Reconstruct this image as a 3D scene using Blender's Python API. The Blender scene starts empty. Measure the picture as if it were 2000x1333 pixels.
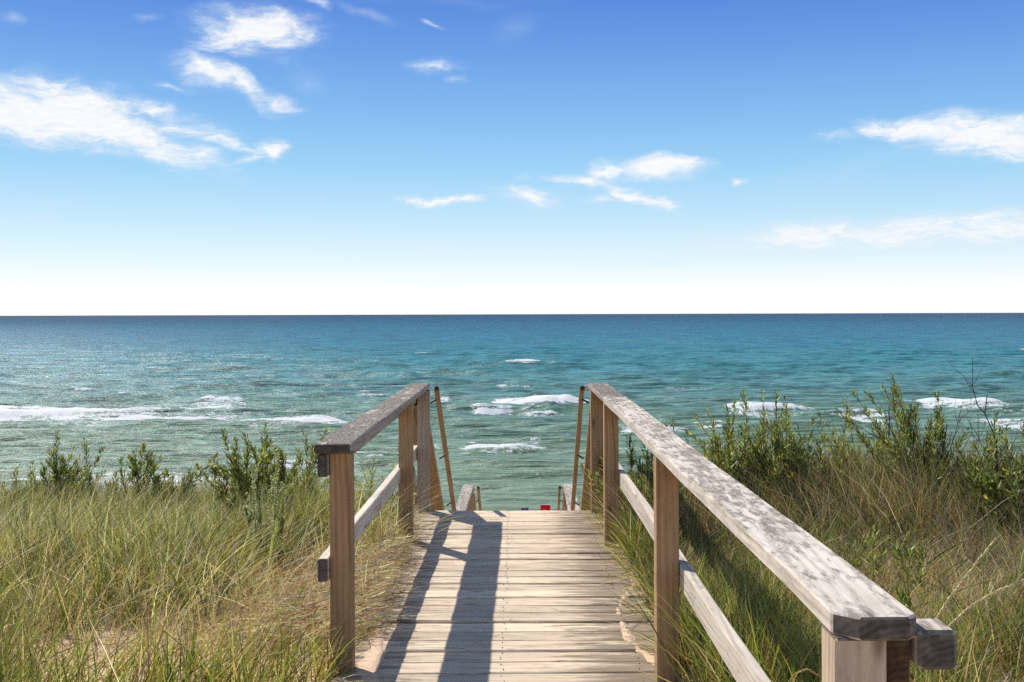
import bpy, bmesh, math, random
import numpy as np
from mathutils import Vector, Matrix

random.seed(7)
rng = np.random.default_rng(7)
R = math.radians
scene = bpy.context.scene
C = scene.collection

# ------------------------------------------------------------------ camera
EYE = 1.43
cam_d = bpy.data.cameras.new("camera")
cam = bpy.data.objects.new("camera", cam_d)
C.objects.link(cam)
cam_d.sensor_width = 36.0
cam_d.lens = 38.52
cam_d.shift_x = -0.004
cam_d.shift_y = -0.0264
cam_d.clip_start = 0.05
cam_d.clip_end = 80000
cam.matrix_world = Matrix.Translation((0, 0, EYE)) @ Matrix.Rotation(math.pi / 2, 4, 'X') @ Matrix.Rotation(-0.003, 4, 'Z')
scene.camera = cam

# ------------------------------------------------------------------ sky, sun, exposure
scene.view_settings.view_transform = 'Standard'
scene.view_settings.look = 'None'
scene.view_settings.exposure = 0.45
scene.view_settings.gamma = 1.0
scene.view_settings.use_curve_mapping = False
scene.cycles.use_denoising = False
scene.cycles.max_bounces = 6
scene.cycles.transparent_max_bounces = 8
scene.cycles.sample_clamp_indirect = 4.0
scene.cycles.sample_clamp_direct = 6.0

SUN_EL, SUN_AZ = R(46.6), R(39.4)       # azimuth measured from +Y towards -X
sun_dir = Vector((-math.sin(SUN_AZ) * math.cos(SUN_EL), math.cos(SUN_AZ) * math.cos(SUN_EL), math.sin(SUN_EL)))
sd = bpy.data.lights.new("sun", 'SUN')
sd.energy = 4.6
sd.angle = R(0.53)
sd.color = (1.0, 0.95, 0.87)
sun = bpy.data.objects.new("sun", sd)
C.objects.link(sun)
sun.rotation_euler = sun_dir.to_track_quat('Z', 'Y').to_euler()
sun.location = (-20, 20, 30)

world = bpy.data.worlds.new("World")
scene.world = world
world.use_nodes = True
wt = world.node_tree
wt.nodes.clear()


class NT:
    """tiny node helper"""
    def __init__(s, tree):
        s.t = tree

    def n(s, kind, **kw):
        nd = s.t.nodes.new(kind)
        for k, v in kw.items():
            if k == 'inp':
                for a, b in v.items():
                    s.put(nd.inputs[a], b)
            else:
                setattr(nd, k, v)
        return nd

    def put(s, sock, v):
        if isinstance(v, bpy.types.NodeSocket):
            s.t.links.new(v, sock)
        else:
            sock.default_value = v

    def math(s, op, a, b=0.0, c=0.0, clamp=False):
        nd = s.t.nodes.new('ShaderNodeMath')
        nd.operation = op
        nd.use_clamp = clamp
        s.put(nd.inputs[0], a)
        s.put(nd.inputs[1], b)
        s.put(nd.inputs[2], c)
        return nd.outputs[0]

    def vmath(s, op, a, b=(0, 0, 0)):
        nd = s.t.nodes.new('ShaderNodeVectorMath')
        nd.operation = op
        s.put(nd.inputs[0], a)
        s.put(nd.inputs[1], b)
        return nd.outputs[0]

    def step(s, v, lo, hi, smooth=True):
        nd = s.t.nodes.new('ShaderNodeMapRange')
        nd.interpolation_type = 'SMOOTHSTEP' if smooth else 'LINEAR'
        s.put(nd.inputs[0], v)
        nd.inputs[1].default_value = lo
        nd.inputs[2].default_value = hi
        return nd.outputs[0]

    def maprange(s, v, a, b, c, d):
        nd = s.t.nodes.new('ShaderNodeMapRange')
        s.put(nd.inputs[0], v)
        for i, x in zip((1, 2, 3, 4), (a, b, c, d)):
            nd.inputs[i].default_value = x
        return nd.outputs[0]

    def mix(s, f, a, b, blend='MIX'):
        nd = s.t.nodes.new('ShaderNodeMix')
        nd.data_type = 'RGBA'
        nd.blend_type = blend
        s.put(nd.inputs[0], f)
        s.put(nd.inputs[6], a if isinstance(a, bpy.types.NodeSocket) else (*a, 1)[:4])
        s.put(nd.inputs[7], b if isinstance(b, bpy.types.NodeSocket) else (*b, 1)[:4])
        return nd.outputs[2]

    def ramp(s, f, stops, mode='LINEAR'):
        nd = s.t.nodes.new('ShaderNodeValToRGB')
        nd.color_ramp.interpolation = mode
        el = nd.color_ramp.elements
        while len(el) < len(stops):
            el.new(0.5)
        for e, (p, c) in zip(el, stops):
            e.position = p
            e.color = (*c, 1)[:4] if len(c) == 3 else c
        s.put(nd.inputs[0], f)
        return nd.outputs[0]

    def noise(s, vec, scale, detail=4, rough=0.5, dist=0.0, ntype=None):
        nd = s.t.nodes.new('ShaderNodeTexNoise')
        if ntype:
            nd.noise_type = ntype
        s.put(nd.inputs['Vector'], vec)
        nd.inputs['Scale'].default_value = scale
        nd.inputs['Detail'].default_value = detail
        nd.inputs['Roughness'].default_value = rough
        nd.inputs['Distortion'].default_value = dist
        return nd.outputs[0]

    def mapping(s, vec, loc=(0, 0, 0), rot=(0, 0, 0), scale=(1, 1, 1), kind='POINT'):
        nd = s.t.nodes.new('ShaderNodeMapping')
        nd.vector_type = kind
        s.put(nd.inputs['Vector'], vec)
        s.put(nd.inputs['Location'], loc)
        nd.inputs['Rotation'].default_value = rot
        nd.inputs['Scale'].default_value = scale
        return nd.outputs[0]


def lin(r, g, b):
    f = lambda c: ((c / 255 + 0.055) / 1.055) ** 2.4 if c > 10 else c / 255 / 12.92
    return (f(r), f(g), f(b))


w = NT(wt)
tc = w.n('ShaderNodeTexCoord').outputs['Generated']
sep = w.n('ShaderNodeSeparateXYZ', inp={0: tc})
dx, dy, dz = sep.outputs
hor = w.math('SQRT', w.math('ADD', w.math('MULTIPLY', dx, dx), w.math('MULTIPLY', dy, dy)))
tan_e = w.math('DIVIDE', dz, w.math('MAXIMUM', hor, 0.001))
azim = w.math('ARCTAN2', dx, dy)
nish = w.n('ShaderNodeTexSky', sky_type='NISHITA', sun_disc=False, sun_elevation=SUN_EL, sun_rotation=-SUN_AZ,
           altitude=180.0, air_density=1.0, dust_density=0.6, ozone_density=2.0)
EXP = 2 ** scene.view_settings.exposure
SKY_S = 0.1
# the graded colour of this clear sky by elevation, greyed above the view for less blue fill
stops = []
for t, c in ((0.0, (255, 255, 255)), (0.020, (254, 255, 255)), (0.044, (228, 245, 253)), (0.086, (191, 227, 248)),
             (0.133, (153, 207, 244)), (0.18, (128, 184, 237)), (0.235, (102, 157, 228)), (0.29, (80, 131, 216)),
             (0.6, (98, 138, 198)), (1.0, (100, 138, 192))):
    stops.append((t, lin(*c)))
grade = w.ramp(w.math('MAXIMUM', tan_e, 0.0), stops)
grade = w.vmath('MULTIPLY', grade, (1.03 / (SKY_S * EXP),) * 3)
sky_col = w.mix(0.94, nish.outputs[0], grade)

# thin broken clouds; positions are azimuth / elevation on the sky
P = w.n('ShaderNodeCombineXYZ', inp={0: azim, 1: tan_e}).outputs[0]
wn = w.n('ShaderNodeTexNoise', inp={'Vector': w.mapping(P, scale=(1.0, 1.6, 1)), 'Scale': 14.0, 'Detail': 5.0, 'Roughness': 0.55})
warp = w.vmath('MULTIPLY', w.vmath('SUBTRACT', wn.outputs[1], (0.5, 0.5, 0.5)), (0.07, 0.030, 0))
Pw = w.vmath('ADD', P, warp)
CL = [  # px, py, rx, ry, angle (deg, clockwise in the photo), density
    (60, 218, 150, 62, 0, 1.35), (165, 222, 180, 60, 10, 1.35), (290, 262, 170, 38, 22, 1.1), (370, 285, 90, 26, 15, .85),
    (300, 205, 100, 22, 12, .8), (380, 245, 110, 24, 12, .7), (455, 280, 90, 14, 28, .85), (530, 300, 34, 26, 20, 1.1), (490, 315, 50, 8, -10, .7),
    (500, 58, 130, 42, 0, 1.25), (430, 72, 70, 34, -20, 1.0), (575, 58, 60, 26, 5, .9), (500, 105, 110, 26, 5, .5),
    (415, 142, 80, 30, 14, 1.0), (480, 170, 80, 24, 38, 1.0), (540, 198, 52, 18, 12, .9), (340, 168, 50, 9, 5, .5),
    (850, 128, 62, 17, 5, .75), (890, 157, 26, 9, 0, .55), (848, 52, 26, 6, 12, .6), (640, 10, 26, 14, 20, .6), (720, 25, 70, 10, 20, .35),
    (288, 28, 26, 9, 0, .4), (10, 40, 30, 14, 0, .4), (1000, 55, 60, 25, -10, .3), (600, 160, 40, 24, 20, .32),
    (865, 390, 90, 11, 1, 1.15), (1030, 386, 70, 24, 3, .85), (1020, 345, 44, 12, -14, .5),
    (1190, 330, 70, 22, -10, 1.0), (1290, 328, 90, 26, 2, 1.15), (1320, 322, 50, 20, 0, 1.0), (1150, 352, 80, 16, 8, 1.0),
    (1245, 378, 90, 15, 18, 1.0), (1200, 385, 70, 12, -6, .6),
    (1900, 268, 150, 40, 2, 1.35), (1770, 262, 110, 24, 8, 1.15), (1980, 275, 100, 40, 0, 1.2), (1630, 270, 34, 16, 0, .6), (1447, 362, 26, 11, 0, .75),
    (1680, 325, 240, 32, -14, .30), (1850, 300, 220, 30, -4, .3),
    (1780, 455, 400, 34, -3, .62), (1960, 440, 260, 22, -3, .6), (1600, 480, 260, 16, -2, .4), (1290, 512, 170, 11, -4, .35),
    (80, 405, 110, 26, -12, .28), (60, 425, 80, 8, -3, .4), (900, 5, 220, 12, 2, .25),
]
M = None
VEIL = None
for px, py, rx, ry, ang, den in CL:
    a0 = math.atan((px - 1008) / 2140)
    hyp = math.hypot(2140, px - 1008)
    t0 = (614 - py) / hyp
    s_ = 1.0 / hyp
    m_ = w.mapping(Pw, loc=(a0, t0, 0), rot=(0, 0, -R(ang)), scale=(rx * 1.35 * s_, ry * 1.45 * s_, 1), kind='TEXTURE')
    g_ = w.n('ShaderNodeTexGradient', gradient_type='SPHERICAL', inp={0: m_}).outputs[1]
    g_ = w.math('MULTIPLY', g_, den)
    if den < 0.45 or (rx > 240):
        g_ = w.math('MULTIPLY', w.math('POWER', g_, 0.8), min(0.95, den / 0.58) if rx > 240 else den)
        VEIL = g_ if VEIL is None else w.math('MAXIMUM', VEIL, g_)
    else:
        M = g_ if M is None else w.math('MAXIMUM', M, g_)
# unseen cloud scatter added over the rest of the sky, also whitening the fill
side = w.step(w.math('ABSOLUTE', azim), 0.55, 0.8)
high = w.step(tan_e, 0.32, 0.6)
rest = w.math('MAXIMUM', side, high)
scat = w.step(w.noise(w.mapping(tc, scale=(1, 1, 2.2)), 3.2, 3), 0.50, 0.70)
M = w.math('MAXIMUM', M, w.math('MULTIPLY', w.math('MULTIPLY', rest, scat), w.step(tan_e, 0.03, 0.15)))
f1 = w.noise(w.mapping(Pw, rot=(0, 0, R(-12)), scale=(1.0, 2.6, 1)), 30.0, 7, 0.62)
f2 = w.noise(w.mapping(Pw, rot=(0, 0, R(-16)), scale=(1.0, 3.4, 1)), 85.0, 6, 0.66)
ff = w.math('ADD', w.math('MULTIPLY', f1, 0.68), w.math('MULTIPLY', f2, 0.32))
dens = w.math('SUBTRACT', w.math('ADD', M, w.math('MULTIPLY', w.math('SUBTRACT', ff, 0.5), 2.0)), 0.0)
dens = w.math('MULTIPLY', w.step(dens, 0.0, 1.05), w.math('MINIMUM', w.math('MULTIPLY', M, 2.4), 1.0))
veil = w.math('MULTIPLY', w.step(VEIL, 0.0, 0.42), w.step(ff, 0.18, 0.60))
halo = w.math('MULTIPLY', w.step(w.math('MULTIPLY', M, w.math('ADD', f1, 0.3)), 0.03, 0.8), 0.5)
dens = w.math('MAXIMUM', dens, w.math('MAXIMUM', halo, w.math('MULTIPLY', veil, 0.88)))
ccol = w.mix(w.math('MULTIPLY', w.step(dens, 0.3, 1.0), w.maprange(f2, 0.3, 0.6, 0.55, 1.0)), lin(222, 236, 250), lin(254, 254, 254))
ccol = w.vmath('MULTIPLY', ccol, (1.0 / (SKY_S * EXP),) * 3)
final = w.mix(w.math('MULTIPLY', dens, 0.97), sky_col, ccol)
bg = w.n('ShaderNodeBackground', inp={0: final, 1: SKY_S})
wo = w.n('ShaderNodeOutputWorld')
wt.links.new(bg.outputs[0], wo.inputs[0])


# ------------------------------------------------------------------ helpers
def link(name, me, mat=None, parent=None):
    o = bpy.data.objects.new(name, me)
    C.objects.link(o)
    if mat is not None and me is not None and not me.materials:
        me.materials.append(mat)
    if parent is not None:
        o.parent = parent
    return o


def thing(name, label, cat, loc=(0, 0, 0), rotz=0.0, group=None):
    o = bpy.data.objects.new(name, None)
    C.objects.link(o)
    o.empty_display_size = 0.1
    o.location = loc
    o.rotation_euler = (0, 0, rotz)
    o['label'] = label
    o['category'] = cat
    if group:
        o['group'] = group
    return o


def mesh_np(name, verts, faces_flat, sizes, smooth=False):
    """fast mesh from numpy arrays"""
    me = bpy.data.meshes.new(name)
    verts = np.asarray(verts, dtype=np.float32)
    faces_flat = np.asarray(faces_flat, dtype=np.int32)
    sizes = np.asarray(sizes, dtype=np.int32)
    me.vertices.add(len(verts))
    me.vertices.foreach_set('co', verts.ravel())
    me.loops.add(len(faces_flat))
    me.loops.foreach_set('vertex_index', faces_flat)
    me.polygons.add(len(sizes))
    st = np.concatenate(([0], np.cumsum(sizes)[:-1])).astype(np.int32)
    me.polygons.foreach_set('loop_start', st)
    me.polygons.foreach_set('loop_total', sizes)
    if smooth:
        me.polygons.foreach_set('use_smooth', np.ones(len(sizes), dtype=bool))
    me.update(calc_edges=True)
    return me


def vattr(me, name, data, kind='FLOAT'):
    a = me.attributes.new(name, kind, 'POINT')
    if kind == 'FLOAT':
        a.data.foreach_set('value', np.asarray(data, dtype=np.float32).ravel())
    else:
        d = np.ones((len(data), 4), dtype=np.float32)
        d[:, :3] = data
        a.data.foreach_set('color', d.ravel())


def grid_mesh(name, XX, YY, ZZ):
    nr, nc = XX.shape
    v = np.stack([XX, YY, ZZ], -1).reshape(-1, 3)
    i = np.arange(nr * nc).reshape(nr, nc)
    f = np.stack([i[:-1, :-1], i[:-1, 1:], i[1:, 1:], i[1:, :-1]], -1).reshape(-1)
    return mesh_np(name, v, f, np.full((nr - 1) * (nc - 1), 4), smooth=True)


def _hash(ix, iy, seed):
    h = (ix.astype(np.int64) * 374761393 + iy.astype(np.int64) * 668265263 + seed * 974634777) & 0x7fffffff
    h = ((h ^ (h >> 13)) * 1274126177) & 0x7fffffff
    h = (h ^ (h >> 16)) & 0xffff
    return h / 65535.0


def vnoise(x, y, seed=0):
    x = np.asarray(x, dtype=np.float64)
    y = np.asarray(y, dtype=np.float64)
    ix, iy = np.floor(x), np.floor(y)
    fx, fy = x - ix, y - iy
    fx = fx * fx * (3 - 2 * fx)
    fy = fy * fy * (3 - 2 * fy)
    a = _hash(ix, iy, seed); b = _hash(ix + 1, iy, seed)
    c = _hash(ix, iy + 1, seed); d = _hash(ix + 1, iy + 1, seed)
    return (a * (1 - fx) + b * fx) * (1 - fy) + (c * (1 - fx) + d * fx) * fy


def fbm(x, y, seed=0, octs=4):
    s, a, t = 0.0, 1.0, 0.0
    for k in range(octs):
        s = s + a * vnoise(x * 2 ** k, y * 2 ** k, seed + k * 17)
        t += a
        a *= 0.5
    return s / t


def sstep(v, lo, hi):
    t = np.clip((np.asarray(v, dtype=np.float64) - lo) / (hi - lo), 0, 1)
    return t * t * (3 - 2 * t)


def new_mat(name):
    m = bpy.data.materials.new(name)
    m.use_nodes = True
    t = m.node_tree
    t.nodes.clear()
    return m, NT(t)


def finish(m, nt, color, rough=0.8, bump=None, bump_s=0.5, bump_d=0.01, spec=0.3, metallic=0.0):
    p = nt.n('ShaderNodeBsdfPrincipled')
    nt.put(p.inputs['Base Color'], color if isinstance(color, bpy.types.NodeSocket) else (*color, 1))
    nt.put(p.inputs['Roughness'], rough)
    p.inputs['Specular IOR Level'].default_value = spec
    p.inputs['Metallic'].default_value = metallic
    if bump is not None:
        b = nt.n('ShaderNodeBump')
        b.inputs['Strength'].default_value = bump_s
        b.inputs['Distance'].default_value = bump_d
        nt.put(b.inputs['Height'], bump)
        nt.t.links.new(b.outputs[0], p.inputs['Normal'])
    o = nt.n('ShaderNodeOutputMaterial')
    nt.t.links.new(p.outputs[0], o.inputs[0])
    return p


# ------------------------------------------------------------------ materials
def wood_mat(name, light, dark, stain=(0.07, 0.055, 0.045), stain_amt=0.3, stain_top=False, knots=True, deck=False,
             stain_scale=1.0, tint=None, lo=0.50):
    m, n = new_mat(name)
    tcn = n.n('ShaderNodeTexCoord')
    oi = n.n('ShaderNodeObjectInfo')
    off = n.math('MULTIPLY', oi.outputs['Random'], 37.0)
    offv = n.n('ShaderNodeCombineXYZ', inp={0: off, 1: off, 2: off}).outputs[0]
    co = n.vmath('ADD', tcn.outputs['Object'], offv)
    # long fibres, local X is the length of every board
    wob = n.noise(n.mapping(co, scale=(1.2, 5, 5)), 1.0, 3)
    cow = n.vmath('ADD', co, n.n('ShaderNodeCombineXYZ', inp={1: n.math('MULTIPLY', wob, 0.05), 2: n.math('MULTIPLY', wob, 0.03)}).outputs[0])
    g1 = n.noise(n.mapping(cow, scale=(1.6, 60, 60)), 1.0, 4, 0.6)
    g2 = n.noise(n.mapping(cow, scale=(6, 260, 260)), 1.0, 3, 0.6)
    rings = n.n('ShaderNodeTexWave', wave_type='BANDS', bands_direction='DIAGONAL',
                inp={'Vector': n.mapping(cow, scale=(0.25, 9, 9)), 'Scale': 3.0, 'Distortion': 1.2, 'Detail': 2.0, 'Detail Scale': 1.4}).outputs[1]
    f = n.math('ADD', n.math('MULTIPLY', g1, 0.62), n.math('MULTIPLY', rings, 0.14))
    f = n.math('ADD', f, n.math('MULTIPLY', g2, 0.28))
    col = n.ramp(f, [(0.34, dark), (0.48, tuple((a + b * 2) / 3 for a, b in zip(dark, light))), (0.62, light)])
    # every board has its own tone
    tone = n.math('MULTIPLY_ADD', n.math('FRACT', n.math('MULTIPLY', oi.outputs['Random'], 7.31)), 0.36, 0.76)
    col = n.vmath('MULTIPLY', col, n.n('ShaderNodeCombineXYZ', inp={0: tone, 1: tone, 2: tone}).outputs[0])
    big = n.noise(n.mapping(co, scale=(2.0, 7, 7)), 1.3, 4, 0.6)
    col = n.mix(n.math('MULTIPLY', n.step(big, 0.40, 0.75), 0.4), col, tuple(c * 0.72 for c in dark))
    if knots:
        vor = n.n('ShaderNodeTexVoronoi', feature='F1', inp={'Vector': n.mapping(cow, scale=(2.6, 9, 9)), 'Scale': 1.0, 'Randomness': 1.0}).outputs[0]
        kn = n.math('SUBTRACT', 1.0, n.step(vor, 0.04, 0.15))
        col = n.mix(n.math('MULTIPLY', kn, 0.7), col, (0.085, 0.05, 0.03))
    geo = n.n('ShaderNodeNewGeometry')
    # weather stains and lichen
    s1 = n.noise(n.mapping(co, scale=(5 * stain_scale, 16 * stain_scale, 16 * stain_scale)), 1.0, 6, 0.68, 0.5)
    s2 = n.noise(n.mapping(co, scale=(1.7, 3.2, 3.2)), 1.0, 2)
    st = n.math('ADD', s1, n.math('MULTIPLY', n.math('SUBTRACT', s2, 0.5), 0.42))
    stm = n.step(st, lo - 0.02, lo + 0.15)
    if stain_top:
        nz = n.n('ShaderNodeSeparateXYZ', inp={0: geo.outputs['Normal']}).outputs[2]
        stm = n.math('MULTIPLY', stm, n.maprange(nz, 0.3, 0.9, 0.35, 1.0))
    if deck:
        px = n.n('ShaderNodeSeparateXYZ', inp={0: geo.outputs['Position']})
        right = n.math('ADD', n.step(px.outputs[0], 0.05, 0.62), n.math('MULTIPLY', n.step(n.math('MULTIPLY', px.outputs[0], -1.0), 0.25, 0.75), 0.6))
        s3 = n.noise(n.mapping(co, scale=(3.2, 30, 30)), 1.0, 6, 0.7, 0.4)
        dirt = n.step(n.math('ADD', s3, n.math('MULTIPLY', right, 0.30)), 0.53, 0.74)
        col = n.mix(n.math('MULTIPLY', dirt, 0.74), col, (0.115, 0.078, 0.052))
        # grain checks, small dark cracks
        s4 = n.noise(n.mapping(co, scale=(9, 170, 170)), 1.0, 3, 0.7)
        col = n.mix(n.math('MULTIPLY', n.step(s4, 0.58, 0.68), 0.7), col, (0.09, 0.06, 0.04))
    ck = n.noise(n.mapping(cow, scale=(3.5, 130, 130)), 1.0, 4, 0.7)
    col = n.mix(n.math('MULTIPLY', n.step(ck, 0.60, 0.70), 0.55), col, tuple(c * 0.35 for c in dark))
    stf = n.noise(n.mapping(cow, scale=(22, 120, 120)), 1.0, 4, 0.75)
    stm = n.math('MULTIPLY', stm, n.maprange(stf, 0.32, 0.58, 0.30, 1.05))
    col = n.mix(n.math('MULTIPLY', stm, stain_amt), col, stain)
    # sawn end grain: darker weathering plus painted shade of the ends, and year rings
    vt = n.n('ShaderNodeVectorTransform', vector_type='NORMAL', convert_from='WORLD', convert_to='OBJECT', inp={0: geo.outputs['Normal']})
    ex = n.n('ShaderNodeSeparateXYZ', inp={0: vt.outputs[0]}).outputs[0]
    endm = n.step(n.math('ABSOLUTE', ex), 0.55, 0.75)
    yr = n.n('ShaderNodeTexWave', wave_type='RINGS', rings_direction='X', inp={'Vector': n.mapping(tcn.outputs['Object'], loc=(0, 0.03, 0.09), scale=(1, 1, 1)), 'Scale': 26.0, 'Distortion': 5.0, 'Detail': 2.0, 'Detail Scale': 1.2}).outputs[1]
    endc = n.mix(n.math('ADD', n.math('MULTIPLY', yr, 0.35), n.math('MULTIPLY', n.step(n.noise(tcn.outputs['Object'], 38, 4), .4, .7), .65)), tuple(c * 0.15 for c in dark), tuple(c * 0.42 for c in dark))
    col = n.mix(endm, col, endc)
    h = n.math('ADD', n.math('MULTIPLY', g1, 0.6), n.math('MULTIPLY', g2, 0.5))
    finish(m, n, col, 0.85, h, 0.55, 0.004, 0.2)
    return m


M_plank = wood_mat('weathered_plank_wood', (0.76, 0.61, 0.44), (0.45, 0.34, 0.235), stain_amt=0.35, deck=True, lo=0.58)
M_post = wood_mat('brown_post_wood', (0.52, 0.325, 0.165), (0.25, 0.148, 0.07), stain_amt=0.4, lo=0.60)
M_post_pale = wood_mat('pale_post_wood', (0.60, 0.47, 0.33), (0.36, 0.265, 0.18), stain_amt=0.5, lo=0.58)
M_cap_l = wood_mat('dark_stained_cap_wood', (0.54, 0.47, 0.39), (0.28, 0.23, 0.18), stain=(0.065, 0.048, 0.036), stain_amt=0.92, stain_top=True, knots=False, stain_scale=1.3, lo=0.33)
M_cap_r = wood_mat('silvered_cap_wood', (0.62, 0.55, 0.46), (0.36, 0.305, 0.24), stain=(0.12, 0.09, 0.068), stain_amt=0.85, stain_top=True, knots=False, stain_scale=2.1, lo=0.44)
M_rail = wood_mat('silvered_rail_wood', (0.64, 0.56, 0.46), (0.38, 0.315, 0.25), stain_amt=0.5, lo=0.58)
M_stair = wood_mat('golden_stair_wood', (0.44, 0.31, 0.18), (0.24, 0.155, 0.085), stain_amt=0.4, lo=0.60)

M_black, n = new_mat('black_iron')
finish(M_black, n, (0.012, 0.012, 0.013), 0.5, spec=0.5, metallic=0.3)
M_nail, n = new_mat('rusty_nail')
finish(M_nail, n, (0.12, 0.085, 0.065), 0.7, metallic=0.4)

M_sand, n = new_mat('dune_sand')
g = n.n('ShaderNodeNewGeometry').outputs['Position']
a1 = n.noise(g, 2.2, 5, 0.6)
a2 = n.noise(g, 90, 3, 0.7)
a3 = n.noise(g, 14, 4, 0.6)
c = n.ramp(a1, [(0.3, (0.50, 0.345, 0.225)), (0.7, (0.66, 0.48, 0.335))])
c = n.mix(n.math('MULTIPLY', n.step(a2, 0.56, 0.74), 0.55), c, (0.25, 0.16, 0.10))
c = n.mix(n.math('MULTIPLY', n.step(a3, 0.60, 0.72), 0.35), c, (0.30, 0.20, 0.125))
finish(M_sand, n, c, 0.95, n.math('ADD', n.math('MULTIPLY', a3, 1.2), n.math('MULTIPLY', a2, 0.3)), 0.8, 0.02, 0.1)


def leafy_mat(name, attr=True, color=(0.1, 0.15, 0.04), transl=0.35, rough=0.55, spec=0.35, vary=0.25):
    m, n = new_mat(name)
    if attr:
        col = n.n('ShaderNodeAttribute', attribute_name='tint').outputs[0]
    else:
        nz = n.noise(n.n('ShaderNodeNewGeometry').outputs['Position'], 17, 3)
        col = n.mix(nz, tuple(x * (1 - vary) for x in color), tuple(x * (1 + vary) for x in color))
    p = n.n('ShaderNodeBsdfPrincipled')
    n.put(p.inputs['Base Color'], col)
    p.inputs['Roughness'].default_value = rough
    p.inputs['Specular IOR Level'].default_value = spec
    o = n.n('ShaderNodeOutputMaterial')
    if transl > 0:
        t = n.n('ShaderNodeBsdfTranslucent', inp={0: n.vmath('MULTIPLY', col, (1.25, 1.3, 0.8))})
        mx = n.n('ShaderNodeMixShader', inp={0: transl, 1: p.outputs[0], 2: t.outputs[0]})
        n.t.links.new(mx.outputs[0], o.inputs[0])
    else:
        n.t.links.new(p.outputs[0], o.inputs[0])
    return m


M_grass = leafy_mat('grass_blades', transl=0.38, rough=0.5, spec=0.4)
M_leaf = leafy_mat('willow_leaves', transl=0.42, rough=0.45, spec=0.45)
M_twig = leafy_mat('twig_bark', transl=0.0, rough=0.8, spec=0.2)


# ------------------------------------------------------------------ terrain
def terrain_z(X, Y):
    X = np.asarray(X, dtype=np.float64)
    Y = np.asarray(Y, dtype=np.float64)
    ax = np.abs(X + 0.05)
    base = -0.10 - 0.045 * np.clip(Y - 4.6, 0, 6) + 0.07 * (fbm(X * 0.8 + 9, Y * 0.8, 3) - 0.5) * 2
    base = base + 0.018 * (fbm(X * 5, Y * 5, 5) - 0.5) * 2
    base = base + np.where(X > 0, 0.07, 0.0) * sstep(X, 0.9, 2.2)
    # the lip of the bluff, nearer where the stairs leave it
    lip = 8.9 + 0.35 * (fbm(X * 0.35, X * 0 + 2, 8) - 0.5) * 2
    lip = lip - 1.25 * (1 - sstep(ax, 1.0, 2.1))
    d = np.clip(Y - lip, 0, None)
    drop = 0.52 * (np.sqrt(d * d + 0.16) - 0.4)
    z = base - drop
    beach = -7.0 - 0.0150 * (Y - 22) - 0.075 * np.clip(Y - 46.8, 0, 60) + 0.02 * (fbm(X * .6, Y * .6, 12) - .5)
    z = np.maximum(z, np.minimum(beach, 2.0))
    z = np.where(Y > 60, np.minimum(z, -7.6 - (Y - 60) * 0.01), z)
    # under the boardwalk the sand lies low, and creeps over its edges here and there
    n1 = fbm(Y * 1.7, Y * 0 + 1.0, 21, 3)
    n2 = fbm(Y * 1.9, Y * 0 + 5.0, 33, 3)
    le = -0.50 - 0.11 * (Y - 4.3) - 0.16 * (n1 - 0.5)        # left sand edge
    le = np.where(Y > 6.6, le - 0.35 * (Y - 6.6), le)
    bump_r = np.exp(-((Y - 5.1) / 0.8) ** 2)
    re = 0.63 - 0.18 * bump_r + 0.05 * (n2 - 0.5) * 2 + np.where(Y > 6.0, 0.12 * (Y - 6.0), 0)
    near = (1 - sstep(Y, 7.4, 8.3))
    under = -0.17
    # left spill
    kl = sstep(le - X, -0.07, 0.05)
    kr = sstep(X - re, -0.07, 0.05)
    spill_l = (0.016 + 0.02 * (fbm(X * 6, Y * 6, 41) - .3)) * np.exp(-np.clip(le - X, 0, 9) * 2.2)
    spill_r = (0.018 + 0.03 * (fbm(X * 6, Y * 6, 43) - .3)) * np.exp(-np.clip(X - re, 0, 9) * 2.8)
    inside = (1 - kl) * (1 - kr)
    outl = np.maximum(z, 0) * 0 + z * (1 - np.exp(-np.clip(le - X, 0, 9) * 2.2)) + spill_l
    outr = z * (1 - np.exp(-np.clip(X - re, 0, 9) * 2.8)) + spill_r
    prof = under * inside + outl * kl * (X < 0) + outr * kr * (X > 0)
    m = near * (1 - sstep(np.abs(X), 3.0, 4.0)) * (Y < 8.4)
    z2 = prof * m + z * (1 - m)
    return np.where((np.abs(X) < 0.62), np.minimum(z2, np.maximum(z2 * 0 + 0.03, -9)), z2)


xs = np.concatenate([np.linspace(-400, -12, 30)[:-1], np.linspace(-12, -3, 70)[:-1], np.linspace(-3, 3, 230)[:-1], np.linspace(3, 12, 70)[:-1], np.linspace(12, 400, 30)])
ys = np.concatenate([np.linspace(-60, 0, 20)[:-1], np.linspace(0, 3.6, 50)[:-1], np.linspace(3.6, 9.6, 230)[:-1], np.linspace(9.6, 24, 70)[:-1], np.linspace(24, 90, 60)[:-1], np.linspace(90, 600, 8)])
XX, YY = np.meshgrid(xs, ys)
ground = link('ground', grid_mesh('ground', XX, YY, terrain_z(XX, YY)), M_sand)
ground['kind'] = 'structure'
ground['label'] = 'pale dune sand under the grass, falling away to the beach'

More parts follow.
